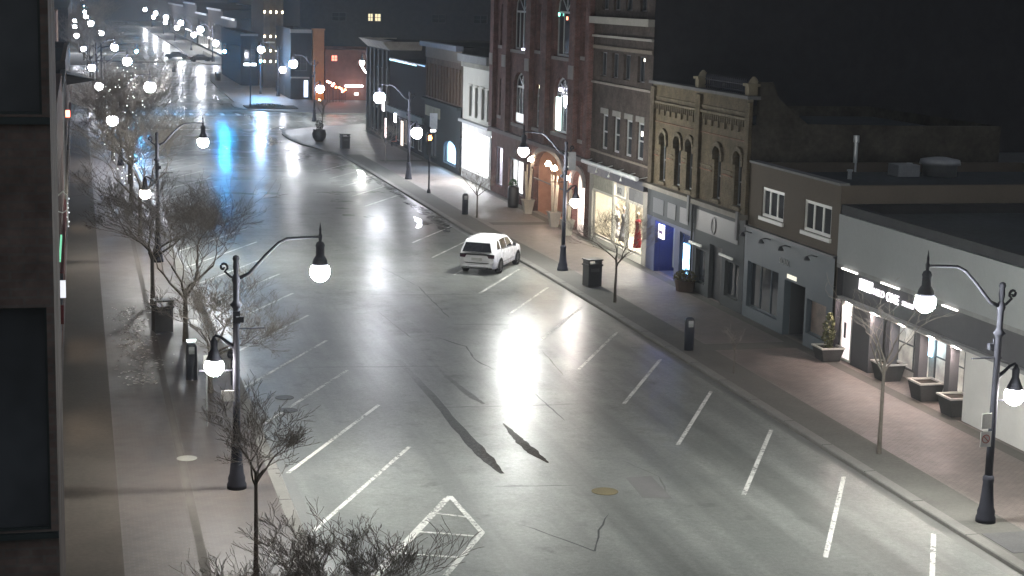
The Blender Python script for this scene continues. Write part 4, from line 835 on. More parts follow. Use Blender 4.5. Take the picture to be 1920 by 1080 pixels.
for i, (a, c, h, col_) in enumerate(LR):
    q = Bld('left_shop_building', f'{ORD[i]} shop building from the camera in the left row, {LLB[i]} wall seen edge on', a, c, h, 14, plain('left_wall_%d' % i, col_, .8), x=-.75, side='L', group='shop buildings along the left pavement')
    n = max(1, int((c-a)//6)); ops = [(a+1.2+k*6, a+5+k*6, .4, 2.7) for k in range(n)]; up = [(a+1.5+k*3, a+2.6+k*3, 4.4, 6.4) for k in range(int((c-a-1)//3))]
    q.front(ops+up); q.body()
    WG = emit('warm_shop_window', (1, .8, .6), 1.6) 
    for k, o_ in enumerate(ops): q.win(*o_, nv=2, nh=1, frame=DARKF, pane=WG if (i, k) in ((2, 0), (1, 1), (3, 2), (4, 2), (0, 1)) else DGLASS)
    for o_ in up: q.win(*o_, nv=1, nh=2, frame=GREYP)
    q.box('fascia', a, c, 2.9, 3.5, -.12, -.003, plain('fascia_%d' % i, ((0.2, 0.18, 0.15), (0.05, 0.05, 0.06), (0.15, 0.05, 0.05))[i % 3], .6))
    if i == 0:
        q.box('pilaster', 35.2, 36.0, 0, 5.9, -.3, -.003, plain('pale_pilaster', (0.22, 0.21, 0.19), .7)); q.box('pilaster', 40.2, 40.8, 0, 6.4, -.22, -.003, MATS['pale_pilaster'])
    if i == 1:
        q.box('green_neon', 55, 60.5, 5.0, 5.1, -.12, -.06, emit('green_neon', (.3, 1, .6), .6)); q.box('lit_box_sign', 50.2, 50.3, 4.7, 5.2, -.3, -.02, emit('pale_sign_glow', (.9, .92, 1), .6)); q.box('banner', 45.4, 45.5, 4.85, 5.35, -.28, -.02, plain('dark_red_banner', (0.12, 0.03, 0.035), .6))
t = thing('iron_sign_bracket', 'white scrolled iron bracket hung with small bulbs on the left shop wall', 'bracket', (-.75, 60.6, 0))
MB().tube([(0, 0, 6.45), (.18, 0, 6.6), (.3, 0, 6.45), (.33, 0, 5.4)], .025, 6).tube([(0, 0, 5.9), (.16, 0, 5.85), (.3, 0, 5.95)], .02, 6).build('bracket_arm', WHITEP, t)
for k in range(7): MB().lathe([(.01, -.03), (.03, 0), (.01, .03)], 8, (.34+.03*math.sin(k*2.4), 0, 5.38+k*.16)).build('bulb', emit('cool_bulb', (.95, .97, 1), 1.0), t)
t = tag(MB().quad((-.75, 118, 7.9), (1.2, 119.5, 7.4), (-.75, 121, 7.9), (-.75, 119.5, 8.0)).quad((-.75, 118, 7.7), (-.75, 119.5, 7.0), (-.75, 121, 7.7), (1.2, 119.5, 7.35)).build('pointed_awning', DARKF), 'dark pointed awning jutting from the left shop row', 'awning')
t = thing('lit_sign', 'small red lit sign on the left shop wall', 'sign', (-.75, 105, 0)); MB().box(0, .25, 0, .1, 5.9, 6.3).build('sign_box', emit('red_sign', (1, .2, .12), 7), t)
f = Bld('left_corner_building', 'brown building with round arched porch at the far left corner of the crossing', -34, -2.4, 10.5, 22, plain('lit_brown_wall', (0.2, 0.13, 0.1), .8), x=216, side='S'); f.front([(-4.6, -3.2, 0, 3.2, .7), (-8, -6.4, 0, 3.2, .7)], thick=.5); f.body(mat=MATS['lit_brown_wall'])
for a in (-4.6, -8): f.win(a, a+1.4, 0, 3.2, 1, 1, .7, frame=DARKF, dep=.4)
f.box('canopy', -9, -2.5, 3.95, 4.15, -1.2, 0, plain('brown_canopy', (0.12, 0.06, 0.05), .7))
q = Bld('far_left_row', 'long dark row of buildings far down the left side', 316, 600, 9.5, 14, plain('far_left_wall', (0.06, 0.055, 0.055), .85), x=-1.5, side='L')
ops = [(320+k*6, 323+k*6, .4, 2.8) for k in range(44)]; q.front(ops); q.body()
for k, o_ in enumerate(ops): q.win(*o_, nv=1, nh=1, frame=DARKF, pane=emit('far_window_glow', (1, .95, .9), 2.0) if k % 5 == 2 else DGLASS)

# --- roofs and yards behind the right row
t = thing('roof_fan', 'grey round roof fan unit on the brown building roof', 'roof unit', (36.3, 67.2, 6.36)); MB().lathe([(.75, 0), (.75, .45), (.9, .5), (.85, .7), (.3, .8)], 18).build('housing', plain('grey_metal', (0.27, 0.28, 0.29), .5, .3), t, smooth=True); MB().box(-2.2, -1.2, -.5, .5, 0, .5).build('duct', MATS['grey_metal'], t)
for i, (x_, y_, z_, h_) in enumerate(((33.1, 68.9, 6.35, 1.6), (34.9, 67.3, 6.35, .55), (31.5, 66.0, 6.35, .4))):
    tag(MB().lathe([(.09, 0), (.09, h_*.8), (.13, h_*.82), (.13, h_)], 10, (x_, y_, z_)).build('vent_pipe', plain('galvanised', (0.45, 0.47, 0.48), .4, .4)), ('tall slim vent pipe on the brown building roof against the ochre side wall', 'short vent pipe left of the roof fan', 'short vent pipe on the brown building roof')[i], 'vent pipe')
for x_, y_, z_, lb in ((33.5, 52.5, 5.72, 'grey boxy air conditioning unit on the pale restaurant roof'), (36.5, 57, 5.72, 'second boxy air conditioning unit, farther back on the pale restaurant roof')):
    t = thing('roof_ac_unit', lb, 'roof unit', (x_, y_, z_), 0, 'air conditioning units on the roofs'); MB().box(-.6, .6, -.5, .5, .1, .85).build('housing', MATS['grey_metal'], t); MB().lathe([(.38, .85), (.38, .93), (.3, .95)], 14).build('fan_guard', IRON, t)
    for k in range(5): MB().box(-.5, .5, -.52, -.5, .2+k*.12, .25+k*.12).build('louvre', IRON, t)
BR = [('rear_building', 'flat roofed rear building behind the restaurant and brown building', 33, 66, 60.5, 84, 5.9), ('rear_building', 'wide dark rear building behind the ochre brick building', 41, 90, 90, 118, 6.6), ('rear_building', 'long dark shed far behind the right row', 46, 140, 135, 175, 8)]
for i, (n_, l_, x0_, x1_, y0_, y1_, h_) in enumerate(BR):
    t = thing(n_, l_, 'building', (x0_ if i else 42.6, y0_, 0)); x1_ -= (x0_ if i else 42.6)
    MB().box(0, x1_, 0, y1_-y0_, 0, h_).build('wall', plain('rear_wall', (0.07, 0.07, 0.075), .85), t); MB().box(.3, x1_-.3, .3, y1_-y0_-.3, h_, h_+.03).build('roof', ROOFM2 if i != 1 else ROOFM, t); MB().box(0, x1_, 0, .3, h_, h_+.4).build('parapet', MATS['rear_wall'], t)

hl = MB(); P = [(x_, 900+40*math.sin(x_*.011), 34+14*math.sin(x_*.006+1)+6*math.sin(x_*.02)) for x_ in range(-900, 1300, 40)]
for a, c in zip(P, P[1:]): hl.quad((a[0], a[1], -.3), (c[0], c[1], -.3), (c[0], c[1]+60, c[2]), (a[0], a[1]+60, a[2])); hl.quad((a[0], a[1]+60, a[2]), (c[0], c[1]+60, c[2]), (c[0], c[1]+400, -.3), (a[0], a[1]+400, -.3))
tag(hl.build('hills', plain('night_hills', (0.05, 0.055, 0.05), .9, scale=.02)), kind='structure')  # ridge added to hide the pale sky at the horizon

# ---------------------------------------------------------------- the white car
def make_suv():
    t = thing('white_suv', 'white sport utility car parked nose in at the right kerb', 'car')
    PW = plain('white_car_paint', (0.8, 0.8, 0.8), .25, var=.02, bmp=0); BL = plain('black_trim', (0.02, 0.02, 0.022), .5, bmp=0)
    # stations: x, half widths (sill, mid, belt, roof edge), z (sill, mid, belt, roof edge, roof centre)
    ST = [(0.0, .80, .88, .80, .60, .42, .72, 1.0, 1.05, 1.08), (0.07, .86, .93, .88, .66, .32, .72, 1.12, 1.35, 1.38), (0.28, .90, .96, .92, .68, .30, .75, 1.17, 1.70, 1.74), (0.6, .92, .965, .935, .70, .30, .78, 1.18, 1.75, 1.79), (1.6, .92, .965, .94, .72, .30, .78, 1.16, 1.77, 1.82), (2.6, .92, .965, .94, .72, .30, .77, 1.12, 1.74, 1.79), (3.05, .92, .965, .94, .70, .30, .76, 1.10, 1.62, 1.67), (3.75, .92, .965, .93, .80, .30, .75, 1.06, 1.14, 1.16), (4.2, .92, .96, .92, .80, .30, .74, 1.03, 1.09, 1.11), (4.75, .88, .93, .86, .72, .30, .70, .97, 1.01, 1.03), (5.0, .80, .86, .76, .6, .38, .64, .86, .9, .92), (5.1, .7, .76, .66, .5, .45, .62, .75, .79, .8)]
    m = MB(); rings = []
    for x, w0, w1, w2, w3, z0, z1, z2, z3, z4 in ST:
        half = [(w0*.9, z0-.02), (w0, z0), (w1, z1), (w2, z2), (w3, z3), (w3*.55, (z3+z4)/2+.02), (0, z4)]
        ring = [(x, y, z) for y, z in half] + [(x, -y, z) for y, z in reversed(half[:-1])]
        rings.append(len(m.v)); m.v += ring
    n = 13
    for a, b_ in zip(rings, rings[1:]):
        for j in range(n): m.f.append((a+j, a+(j+1) % n, b_+(j+1) % n, b_+j))
    m.f.append(tuple(rings[0]+j for j in range(n))); m.f.append(tuple(rings[-1]+j for j in reversed(range(n))))
    o = m.build('body', PW, t, smooth=True); bv = o.modifiers.new('b', 'SUBSURF'); bv.levels = bv.render_levels = 2
    for e in o.data.edges: pass
    cr = o.data.attributes.new('crease_edge', 'FLOAT', 'EDGE')
    for i, e in enumerate(o.data.edges):
        j = {(v % n) for v in e.vertices}
        cr.data[i].value = 0.75 if (len(j) == 1 and next(iter(j)) in (3, 9, 4, 8, 1, 11)) else (0.55 if e.vertices[0]//n == e.vertices[1]//n == 2 else 0.0)
    CG = glass_dark('car_glass', (0.012, 0.013, 0.017), .05)
    def side(pts, mat, name, off=.0):
        for s_ in (-1, 1):
            P_ = []
            for x, z in pts:
                # half width of the body at this x and z
                for A, B in zip(ST, ST[1:]):
                    if A[0] <= x <= B[0]:
                        f_ = (x-A[0])/(B[0]-A[0]); L_ = [a+(c-a)*f_ for a, c in zip(A, B)]; break
                zz = [L_[5], L_[6], L_[7], L_[8]]; ww = L_[1:5]
                for k in range(3):
                    if zz[k] <= z <= zz[k+1] or k == 2: f2 = (z-zz[k])/(zz[k+1]-zz[k]); wd = ww[k]+(ww[k+1]-ww[k])*f2; break
                P_.append((x, s_*(wd+.012+off), z))
            mm = MB(); mm.v = P_ + [(p[0], p[1]-s_*.03, p[2]) for p in P_]; k = len(P_)
            mm.f = [tuple(range(k)) if s_ < 0 else tuple(reversed(range(k)))] + [(i, (i+1) % k, (i+1) % k+k, i+k) for i in range(k)]
            mm.build(name, mat, t)
    side([(.52, 1.24), (1.02, 1.24), (1.06, 1.62), (.92, 1.64), (.62, 1.42)], CG, 'quarter_window')
    side([(1.16, 1.23), (2.06, 1.2), (2.06, 1.68), (1.2, 1.66)], CG, 'rear_door_window'); side([(2.14, 1.2), (3.1, 1.16), (2.98, 1.4), (2.72, 1.62), (2.14, 1.67)], CG, 'front_door_window')
    side([(1.12, 1.19), (3.2, 1.12), (3.2, 1.15), (1.12, 1.22)], BL, 'belt_trim', .004); side([(1.1, .48), (3.3, .48), (3.3, .56), (1.1, .56)], plain('car_sill_grey', (0.4, 0.4, 0.4), .4), 'rocker_trim')
    for x in (1.11, 2.1): side([(x, .5), (x+.018, .5), (x+.018, 1.18), (x, 1.18)], BL, 'door_gap', .001)
    for x in (1.3, 2.25): side([(x, 1.0), (x+.22, 1.0), (x+.22, 1.035), (x, 1.035)], plain('door_handle_white', (0.7, 0.7, 0.7), .3, bmp=0), 'door_handle', .02)
    # rear window, lamps, plate
    def rear(name, pts, mat, parent=t):
        mm = MB(); k = len(pts); mm.v = [(x, y, z) for x, y, z in pts]+[(x+.04, y, z) for x, y, z in pts]; mm.f = [tuple(range(k))]+[(i, (i+1) % k, (i+1) % k+k, i+k) for i in range(k)]; return mm.build(name, mat, parent)
    rear('rear_window', [(-.03, .76, 1.15), (-.03, -.76, 1.15), (.13, -.62, 1.6), (.13, .62, 1.6)], CG)
    rear('tail_lamp_bar', [(-.035, .86, 1.05), (-.04, -.86, 1.05), (-.04, -.84, .99), (-.035, .84, .99)], BL)
    TL = plain('tail_lamp_red', (0.045, 0.015, 0.03), .2, bmp=0)
    for s_ in (-1, 1): rear('tail_lamp', [(-.045, s_*.52, 1.03), (-.0, s_*.9, 1.04), (.0, s_*.89, .86), (-.045, s_*.62, .86)], TL)
    rear('bumper_trim', [(-.035, .66, .62), (-.04, -.66, .62), (-.04, -.56, .58), (-.035, .56, .58)], BL)
    MB().box(-.04, .35, -.78, .78, .3, .36).build('rear_valance', BL, t)
    rear('number_plate', [(-.05, .27, .86), (-.05, -.27, .86), (-.05, -.27, .73), (-.05, .27, .73)], plain('plate_white', (0.55, 0.55, 0.52), .4, bmp=0))
    MB().tube([(-.05, -.55, .33), (.1, -.55, .33)], .05, 10).tube([(-.05, .55, .33), (.1, .55, .33)], .05, 10).build('exhaust', BL, t)
    # windscreen, headlamps, grille
    mm = MB(); mm.quad((3.72, -.74, 1.17), (3.72, .74, 1.17), (3.1, .6, 1.66), (3.1, -.6, 1.66)); mm.build('windscreen', CG, t)
    for s_ in (-1, 1):
        MB().box(4.88, 5.06, s_*.6-.16, s_*.6+.16, .76, .86).build('headlamp', plain('headlamp_glass', (0.5, 0.5, 0.5), .1, bmp=0), t)
        MB().box(2.95, 3.1, min(s_*.97, s_*1.14), max(s_*.97, s_*1.14), 1.14, 1.3).build('wing_mirror', BL, t)
        MB().tube([(.6, s_*.62, 1.74), (1.0, s_*.62, 1.79), (2.4, s_*.62, 1.78), (2.75, s_*.62, 1.70)], .022, 6).build('roof_rail', plain('rail_grey', (0.12, 0.12, 0.13), .4), t)
    MB().box(5.03, 5.12, -.5, .5, .56, .76).build('grille', BL, t)
    # wheels with dark arches
    TY = plain('tyre', (0.018, 0.018, 0.019), .8, bmp=0); RM = plain('rim_dark_alloy', (0.09, 0.09, 0.1), .35, .8, bmp=0)
    for x in (.98, 4.03):
        for s_ in (-1, 1):
            ar = MB(); N = 20; P_ = [(x+.43*math.cos(PI*i/N), .37+.43*math.sin(PI*i/N)) for i in range(N+1)]
            for p_, q_ in zip(P_, P_[1:]): ar.quad((p_[0], s_*.972, p_[1]), (q_[0], s_*.972, q_[1]), (x, s_*.972, .37), (x, s_*.972, .369))
            ar.quad((x-.43, s_*.972, .37), (x+.43, s_*.972, .37), (x+.43, s_*.972, .27), (x-.43, s_*.972, .27)); ar.build('wheel_arch', BL, t)
            wv = MB()
            prof = [(.25, -.12), (.36, -.12), (.39, -.08), (.39, .08), (.36, .12), (.25, .12)]
            k = 22; rs = []
            for r_, yy in prof:
                rs.append(len(wv.v))
                for j in range(k): a = 2*PI*j/k; wv.v.append((r_*math.cos(a), yy, r_*math.sin(a)))
            for a, b_ in zip(rs, rs[1:]):
                for j in range(k): wv.f.append((a+j, a+(j+1) % k, b_+(j+1) % k, b_+j))
            wo = wv.build('wheel', TY, t, (x, s_*.865, .38), smooth=True)
            rm = MB(); yy = s_*.09
            for j in range(5):
                a0 = 2*PI*j/5; c0, s0 = math.cos(a0), math.sin(a0); nx, nz = -s0*.045, c0*.045
                rm.quad((nx, yy, nz), (.26*c0+nx, yy, .26*s0+nz), (.26*c0-nx, yy, .26*s0-nz), (-nx, yy, -nz))
            rm.tube([(0, yy-.02, 0), (0, yy+.02, 0)], .07, 10)
            pr = [(.25*math.cos(2*PI*i/20), yy, .25*math.sin(2*PI*i/20)) for i in range(21)]; rm.tube(pr, .018, 5, False)
            rm.build('rim', RM, wo)
    return t
suv = make_suv()
suv.location = (19.1, 81.75, -.12); suv.rotation_euler = (0, 0, R(59.5))

def small_car(loc, rz, label, c):
    t = thing('dark_car', label, 'car', loc, rz)
    PWc = plain('car_paint_%.2f' % c[0], c, .3, var=.02, bmp=0)
    pf = [(0, .35), (0, .8), (.15, .92), (.9, 1.0), (1.4, 1.4), (2.7, 1.42), (3.4, .98), (4.3, .85), (4.45, .6), (4.45, .35)]
    m = MB(); n = len(pf); ins = [.12, .05, .04, .03, .2, .2, .05, .06, .1, .12]
    m.v = [(x, -.88+i_, z) for (x, z), i_ in zip(pf, ins)]+[(x, .88-i_, z) for (x, z), i_ in zip(pf, ins)]
    m.f = [tuple(reversed(range(n))), tuple(range(n, 2*n))]+[(i, (i+1) % n, (i+1) % n+n, i+n) for i in range(n)]
    m.build('body', PWc, t)
    G_ = MATS['car_glass']
    for s_ in (-1, 1): mm = MB(); mm.quad((1.25, s_*.82, 1.0), (3.1, s_*.83, 1.0), (2.65, s_*.71, 1.36), (1.5, s_*.71, 1.36)); mm.build('side_window', G_, t)
    for x in (.85, 3.55):
        for s_ in (-1, 1): MB().tube([(x, s_*.7, .31), (x, s_*.9, .31)], .31, 14).build('wheel', MATS['tyre'], t)
    for s_ in (-1, 1): MB().box(-.02, .02, s_*.65-.15, s_*.65+.15, .65, .8).build('tail_lamp', plain('red_lens', (0.3, 0.02, 0.02), .3), t)
    return t
small_car((16.9, 346, -.12), R(-12), 'dark car crossing the upper junction in the distance', (0.02, 0.022, 0.03))
small_car((20.6, 333, -.12), R(8), 'black car near the kerb, nearer one at the upper junction', (0.015, 0.015, 0.017))

# ---------------------------------------------------------------- trees
def grow(seed, h_fork, spread, top, r0, depth=5, lean=0.0, side=0.0, droop=.0, dens=3):
    rn = random.Random(seed); big = MB(); tw = MB()
    def go(p, d, L, r_, lv):
        n = 4 if lv < 3 else 3; pts = [p.copy()]; dd = d.copy(); q = p.copy()
        for i in range(n):
            dd = (dd + Vector((rn.uniform(-.34, .34), rn.uniform(-.34, .34), rn.uniform(-.16, .18) - droop*lv*.05))).normalized(); q = q + dd*L/n; pts.append(q.copy())
        rr = [max(.0045, r_*(1-.45*i/n)) for i in range(n+1)]
        (big if lv < 2 else tw).tube(pts, rr, 7 if lv < 1 else (5 if lv < 2 else 3), False)
        if lv >= depth: return
        nk = dens+1 if lv == 0 else dens
        for k in range(nk):
            t_ = 1.0 if k == 0 else rn.uniform(.35, .95); i = t_*n; a = min(int(i), n-1); base = pts[a].lerp(pts[a+1], i-a)
            az = rn.uniform(0, 2*PI); el = rn.uniform(.35, .95)
            pd = (dd + Vector((math.cos(az), math.sin(az), rn.uniform(-.1, .5)))*el).normalized()
            go(base, pd, L*rn.uniform(.56, .9), rr[a]*(.78 if k == 0 else rn.uniform(.45, .65)), lv+1)
    pts = [Vector((0, 0, 0)), Vector((lean*.3, rn.uniform(-.03, .03), h_fork*.35)), Vector((lean*.6, rn.uniform(-.05, .05), h_fork*.7)), Vector((lean, 0, h_fork))]
    big.tube(pts, [r0*1.35, r0, r0*.9, r0*.8], 8, False)
    nm = 5
    for k in range(nm):
        az = 2*PI*k/nm+rn.uniform(-.4, .4); e = rn.uniform(.5, 1.1)
        d = Vector((math.cos(az)*e*spread+side, math.sin(az)*e*spread, 1)).normalized()
        go(pts[-1] - Vector((0, 0, rn.uniform(0, h_fork*.2))), d, (top-h_fork)*.36, r0*.62, 1)
    return big, tw
def tree(name, label, loc, *a, cat='tree', group='bare street trees', **k):
    t = thing(name, label, cat, (*loc, 0) if len(loc) == 2 else loc, 0, group); b_, w_ = grow(*a, **k)
    b_.build('trunk', BARK, t, smooth=True); w_.build('twigs', TWIG, t); return t
T1 = tree('bare_sapling', 'bare sapling in front of the left foreground lamp post', (3.85, 38.6), 11, 2.55, .75, 4.7, .05, depth=6, dens=3)
T0 = tree('bare_tree', 'wide bare tree top reaching up from the bottom edge by the hatched bay', (4.6, 31.0), 27, 1.5, 1.5, 4.3, .08, depth=7, dens=3, side=.4)
T0b = tree('bare_tree', 'bare tree top at the bottom edge left of the hatched bay tree', (3.3, 30.2), 33, 1.6, 1.0, 4.0, .06, depth=6, dens=3)
T3 = tree('bare_tree', 'large bare tree by the ticket machine left of the foreground lamp', (3.9, 66.5), 7, 2.0, 1.25, 6.7, .095, depth=7, dens=3, side=.25)
T5 = tree('bare_tree', 'bare tree with lamp glow in its twigs right behind the foreground lamp post', (4.2, 57.6), 19, 1.3, 1.0, 4.6, .08, depth=7, dens=3, side=.35)
T4 = tree('bare_tree', 'bare tree leaning over the brick pavement behind the large bare one', (3.0, 75), 41, 2.2, 1.1, 6.4, .09, depth=7, dens=3)
for i, (x_, y_, s_, src, lab) in enumerate(((3.2, 96, 1.15, T3, 'bare tree with the second left lamp shining in front of it'), (3.1, 109, 1.25, T4, 'bare tree wrapped with fairy lights before the crossing, nearer one'), (3.4, 122, 1.3, T3, 'bare tree dotted with fairy lights before the crossing, farther one'), (2.6, 139, 1.4, T4, 'dense bare tree just past the fairy lit trees'), (2.5, 158, 1.4, T5, 'slim bare tree near the crossing on the left pavement'), (2.0, 238, 1.5, T3, 'bare tree past the crossing on the left pavement'), (1.8, 262, 1.5, T4, 'second bare tree past the crossing on the left pavement'), (1.2, 330, 1.8, T3, 'distant bare tree by the bright far left lamps'), (1.0, 380, 1.8, T4, 'farthest bare tree in the left row'))):
    o = dup(src, (x_, y_, 0), R(63*i+20), lab); o.scale = (s_, s_, s_)
R1 = tree('bare_sapling', 'bare young tree in front of the lit boutique window', (23.5, 72.8), 52, 1.95, .8, 5.2, .06, depth=6, dens=3)
R2 = tree('bare_sapling', 'slim bare tree before the restaurant sign on the right pavement', (23.7, 46.5), 61, 2.9, .42, 6.0, .06, depth=5, dens=2)
R3 = tree('bare_sapling', 'small bare tree in front of the white shop window', (23.9, 102.5), 71, 1.6, .6, 4.0, .05, depth=5, dens=3)
R4 = tree('bare_sapling', 'dark young tree beside the round shrub on the right corner island', (22.2, 160), 81, 2.2, .4, 5.0, .06, depth=4, dens=3)
o = dup(R2, (23.4, 57.9, 0), R(70), 'thin broken off stem on the right pavement by the ticket machine'); o.scale = (.35, .35, .35)
R5 = dup(R3, (24.2, 137, 0), R(80), 'small bare tree before the blue lit arched window')
# fairy lights wound through two trees
FL = emit('fairy_bulb', (.95, 1, .95), 3)
for nm_, (cx_, cy_, h0, h1, rr_, n_), lb in (('fairy_lights', (3.1, 109, 1.5, 7.0, 2.0, 40), 'tiny white fairy lights in the nearer lit tree on the left'), ('fairy_lights', (3.4, 122, 1.2, 8.2, 2.6, 70), 'tiny white and green fairy lights in the farther lit tree on the left'), ('fairy_lights', (2.7, 61.9, .1, 1.4, .55, 90), 'pale leaf litter glints on the left pavement')):
    rn = random.Random(n_); m = MB()
    if n_ == 90: continue
    for k in range(n_):
        z_ = rn.uniform(h0, h1); a = rn.uniform(0, 2*PI); q = rr_*(rn.random()**.5)*(.25+.75*math.sin(PI*min(1, max(0, (z_-h0)/(h1-h0)))))
        s_ = rn.uniform(.015, .035); x_, y_ = cx_+q*math.cos(a), cy_+q*math.sin(a)
        m.box(x_-s_, x_+s_, y_-s_, y_+s_, z_-s_, z_+s_)
    tag(m.build(nm_, FL), lb, 'fairy lights', kind='stuff')
# pale leaf litter on the left pavement
rn = random.Random(9); m = MB()
for k in range(420):
    x_, y_ = rn.gauss(2.0, .38), rn.uniform(59, 74); a = rn.uniform(0, PI); L_ = rn.uniform(.04, .11); z_ = .008+rn.uniform(0, .02)
    c_, s_ = math.cos(a)*L_, math.sin(a)*L_; m.quad((x_-c_, y_-s_, z_), (x_+s_*.6, y_-c_*.6, z_+.02), (x_+c_, y_+s_, z_), (x_-s_*.6, y_+c_*.6, z_+.01))
tag(m.build('leaf_litter', plain('pale_leaves', (0.5, 0.47, 0.42), .5, var=.3)), 'scattered pale wet leaves on the left pavement', 'leaves', kind='stuff')

# ---------------------------------------------------------------- street furniture
def pay_station(loc, label, rz=0, lit=False):
    t = thing('ticket_machine', label, 'ticket machine', loc, rz, 'parking ticket machines')
    MB().lathe([(.2, 0), (.2, .95), (.2, 1.18), (.17, 1.27), (.1, 1.33)], 14, sx=1, sy=.75).build('housing', plain('navy_housing', (0.02, 0.024, 0.035), .4), t, smooth=True)
    MB().box(-.1, .1, -.17, -.15, .95, 1.2).build('screen', plain('machine_screen', (0.25, 0.27, 0.27), .3), t)
    if lit: MB().box(-.16, .16, -.06, .06, 1.36, 1.44).build('lit_panel', emit('panel_glow', (.85, 1, .95), 3), t)
    return t
pay_station((23.2, 62.2, 0), 'dark ticket machine on the right pavement opposite the slate blue shopfront'); pay_station((23.5, 104.1, 0), 'dark ticket machine on the right pavement before the red brick hall'); pay_station((3.7, 59.7, 0), 'dark ticket machine with a lit top on the left pavement', lit=True)
def bin_(loc, label, s_=1.0):
    t = thing('litter_bin', label, 'litter bin', loc, R(12), 'square litter bins')
    MB().box(-.36*s_, .36*s_, -.3, .3, .05, 1.02).build('body', plain('bin_black', (0.02, 0.02, 0.023), .5), t); MB().box(-.4*s_, .4*s_, -.34, .34, 1.02, 1.1).box(-.36*s_, -.3*s_, -.3, .3, 1.1, 1.28).box(.3*s_, .36*s_, -.3, .3, 1.1, 1.28).box(-.4*s_, .4*s_, -.34, .34, 1.28, 1.34).build('lid', MATS['bin_black'], t)
    MB().box(-.22*s_, .22*s_, -.32, -.3, .75, .9).build('slot', plain('bin_slot', (0.06, 0.06, 0.06), .4), t)
bin_((23.7, 77.1, 0), 'black square litter bin on the right pavement beside the bare young tree'); bin_((22.7, 149.2, 0), 'black litter bin at the near edge of the right corner island'); bin_((26.7, 226, 0), 'black litter bin on the far pavement beyond the side street'); bin_((20.5, 262, 0), 'distant black litter bin by the upper crossing kerb'); bin_((3.1, 68.4, 0), 'black litter bin on the left pavement beside the large bare tree')
# planters
def box_planter(loc, label, shrub=False, w_=.95, h_=.62):
    t = thing('box_planter', label, 'planter', loc, 0, 'tapered box planters by the restaurant'); m = MB()
    a, c = .34, .46; y_ = w_/2
    for (xa, ya, xb, yb) in ((-a, -y_*.75, a, -y_*.75), (a, -y_*.75, a, y_*.75), (a, y_*.75, -a, y_*.75), (-a, y_*.75, -a, -y_*.75)):
        k = c/a; m.quad((xa, ya, 0), (xb, yb, 0), (xb*k, yb*k, h_), (xa*k, ya*k, h_))
    m.build('tub', plain('planter_dark', (0.05, 0.05, 0.05), .6), t)
    m = MB(); e = y_*.75*c/a; m.box(-c-.03, c+.03, -e-.03, -e+.06, h_, h_+.06).box(-c-.03, c+.03, e-.06, e+.03, h_, h_+.06).box(-c-.03, -c+.06, -e+.06, e-.06, h_, h_+.06).box(c-.06, c+.03, -e+.06, e-.06, h_, h_+.06); m.build('rim', plain('planter_rim', (0.4, 0.39, 0.36), .6), t)
    MB().box(-c+.06, c-.06, -e+.06, e-.06, h_-.06, h_-.02).build('soil', plain('soil', (0.04, 0.035, 0.03), .9), t)
    return t
box_planter((28.75, 56.1, 0), 'tapered planter between the restaurant posts, farthest of the three empty ones'); box_planter((28.65, 53.0, 0), 'tapered empty planter in the middle between the restaurant posts'); box_planter((28.6, 50.75, 0), 'tapered empty planter against the white restaurant wall')
pl = box_planter((28.0, 59.7, 0), 'tapered planter with a dull green shrub at the restaurant door', h_=.5)
rn = random.Random(4)
def shrub(loc, label, w_, h_, col_, n_, parent=None, name='potted_shrub'):
    m = MB()
    for k in range(n_):
        z_ = rn.random(); rr_ = w_*(.35+.65*math.sin(PI*min(1, z_*.9+.12)))*rn.random()**.4; a = rn.uniform(0, 2*PI); p = Vector((rr_*math.cos(a), rr_*math.sin(a), z_*h_)); s_ = rn.uniform(.03, .08)
        d = Vector((rn.uniform(-1, 1), rn.uniform(-1, 1), rn.uniform(-1, 1))).normalized()*s_; e = Vector((rn.uniform(-1, 1), rn.uniform(-1, 1), rn.uniform(-.4, 1))).normalized()*s_
        m.quad(tuple(p-d), tuple(p+e), tuple(p+d), tuple(p-e))
    t = thing(name, label, 'shrub', loc); m.build('leaves', plain('leaf_%.2f%.2f' % col_[:2], col_, .6, var=.4, scale=6), t); MB().tube([(0, 0, 0), (.02, 0, h_*.4), (0, .02, h_*.8)], [.03, .02, .01], 5).build('stem', BARK, t); return t
shrub((28.0, 59.7, .48), 'dull green column shrub in the planter at the restaurant door', .27, 1.35, (0.08, 0.085, 0.045), 420)
def flared(loc, label, poles=True):
    t = thing('flared_planter', label, 'planter', loc, 0, 'tall flared planters before the red brick hall'); m = MB()
    for i in range(4):
        a0, a1 = PI/4+i*PI/2, PI/4+(i+1)*PI/2; r0, r1 = .3, .5
        m.quad((r0*math.cos(a0), r0*math.sin(a0), 0), (r0*math.cos(a1), r0*math.sin(a1), 0), (r1*math.cos(a1), r1*math.sin(a1), .86), (r1*math.cos(a0), r1*math.sin(a0), .86))
    m.quad((-.33, -.33, .82), (.33, -.33, .82), (.33, .33, .82), (-.33, .33, .82)); m.build('tub', plain('stone_planter', (0.3, 0.28, 0.24), .7), t); MB().box(-.38, .38, -.38, -.33, .86, .92).box(-.38, .38, .33, .38, .86, .92).box(-.38, -.33, -.33, .33, .86, .92).box(.33, .38, -.33, .33, .86, .92).build('rim', MATS['stone_planter'], t)
    if poles:
        for k in range(6): a = k*1.1; MB().tube([(.12*math.cos(a), .18*math.sin(a), .8), (.2*math.cos(a), .75*math.sin(a+.4), rn.uniform(2.3, 3.3))], .05, 6).build('birch_pole', plain('birch', (0.5, 0.44, 0.34), .7, var=.3), t)
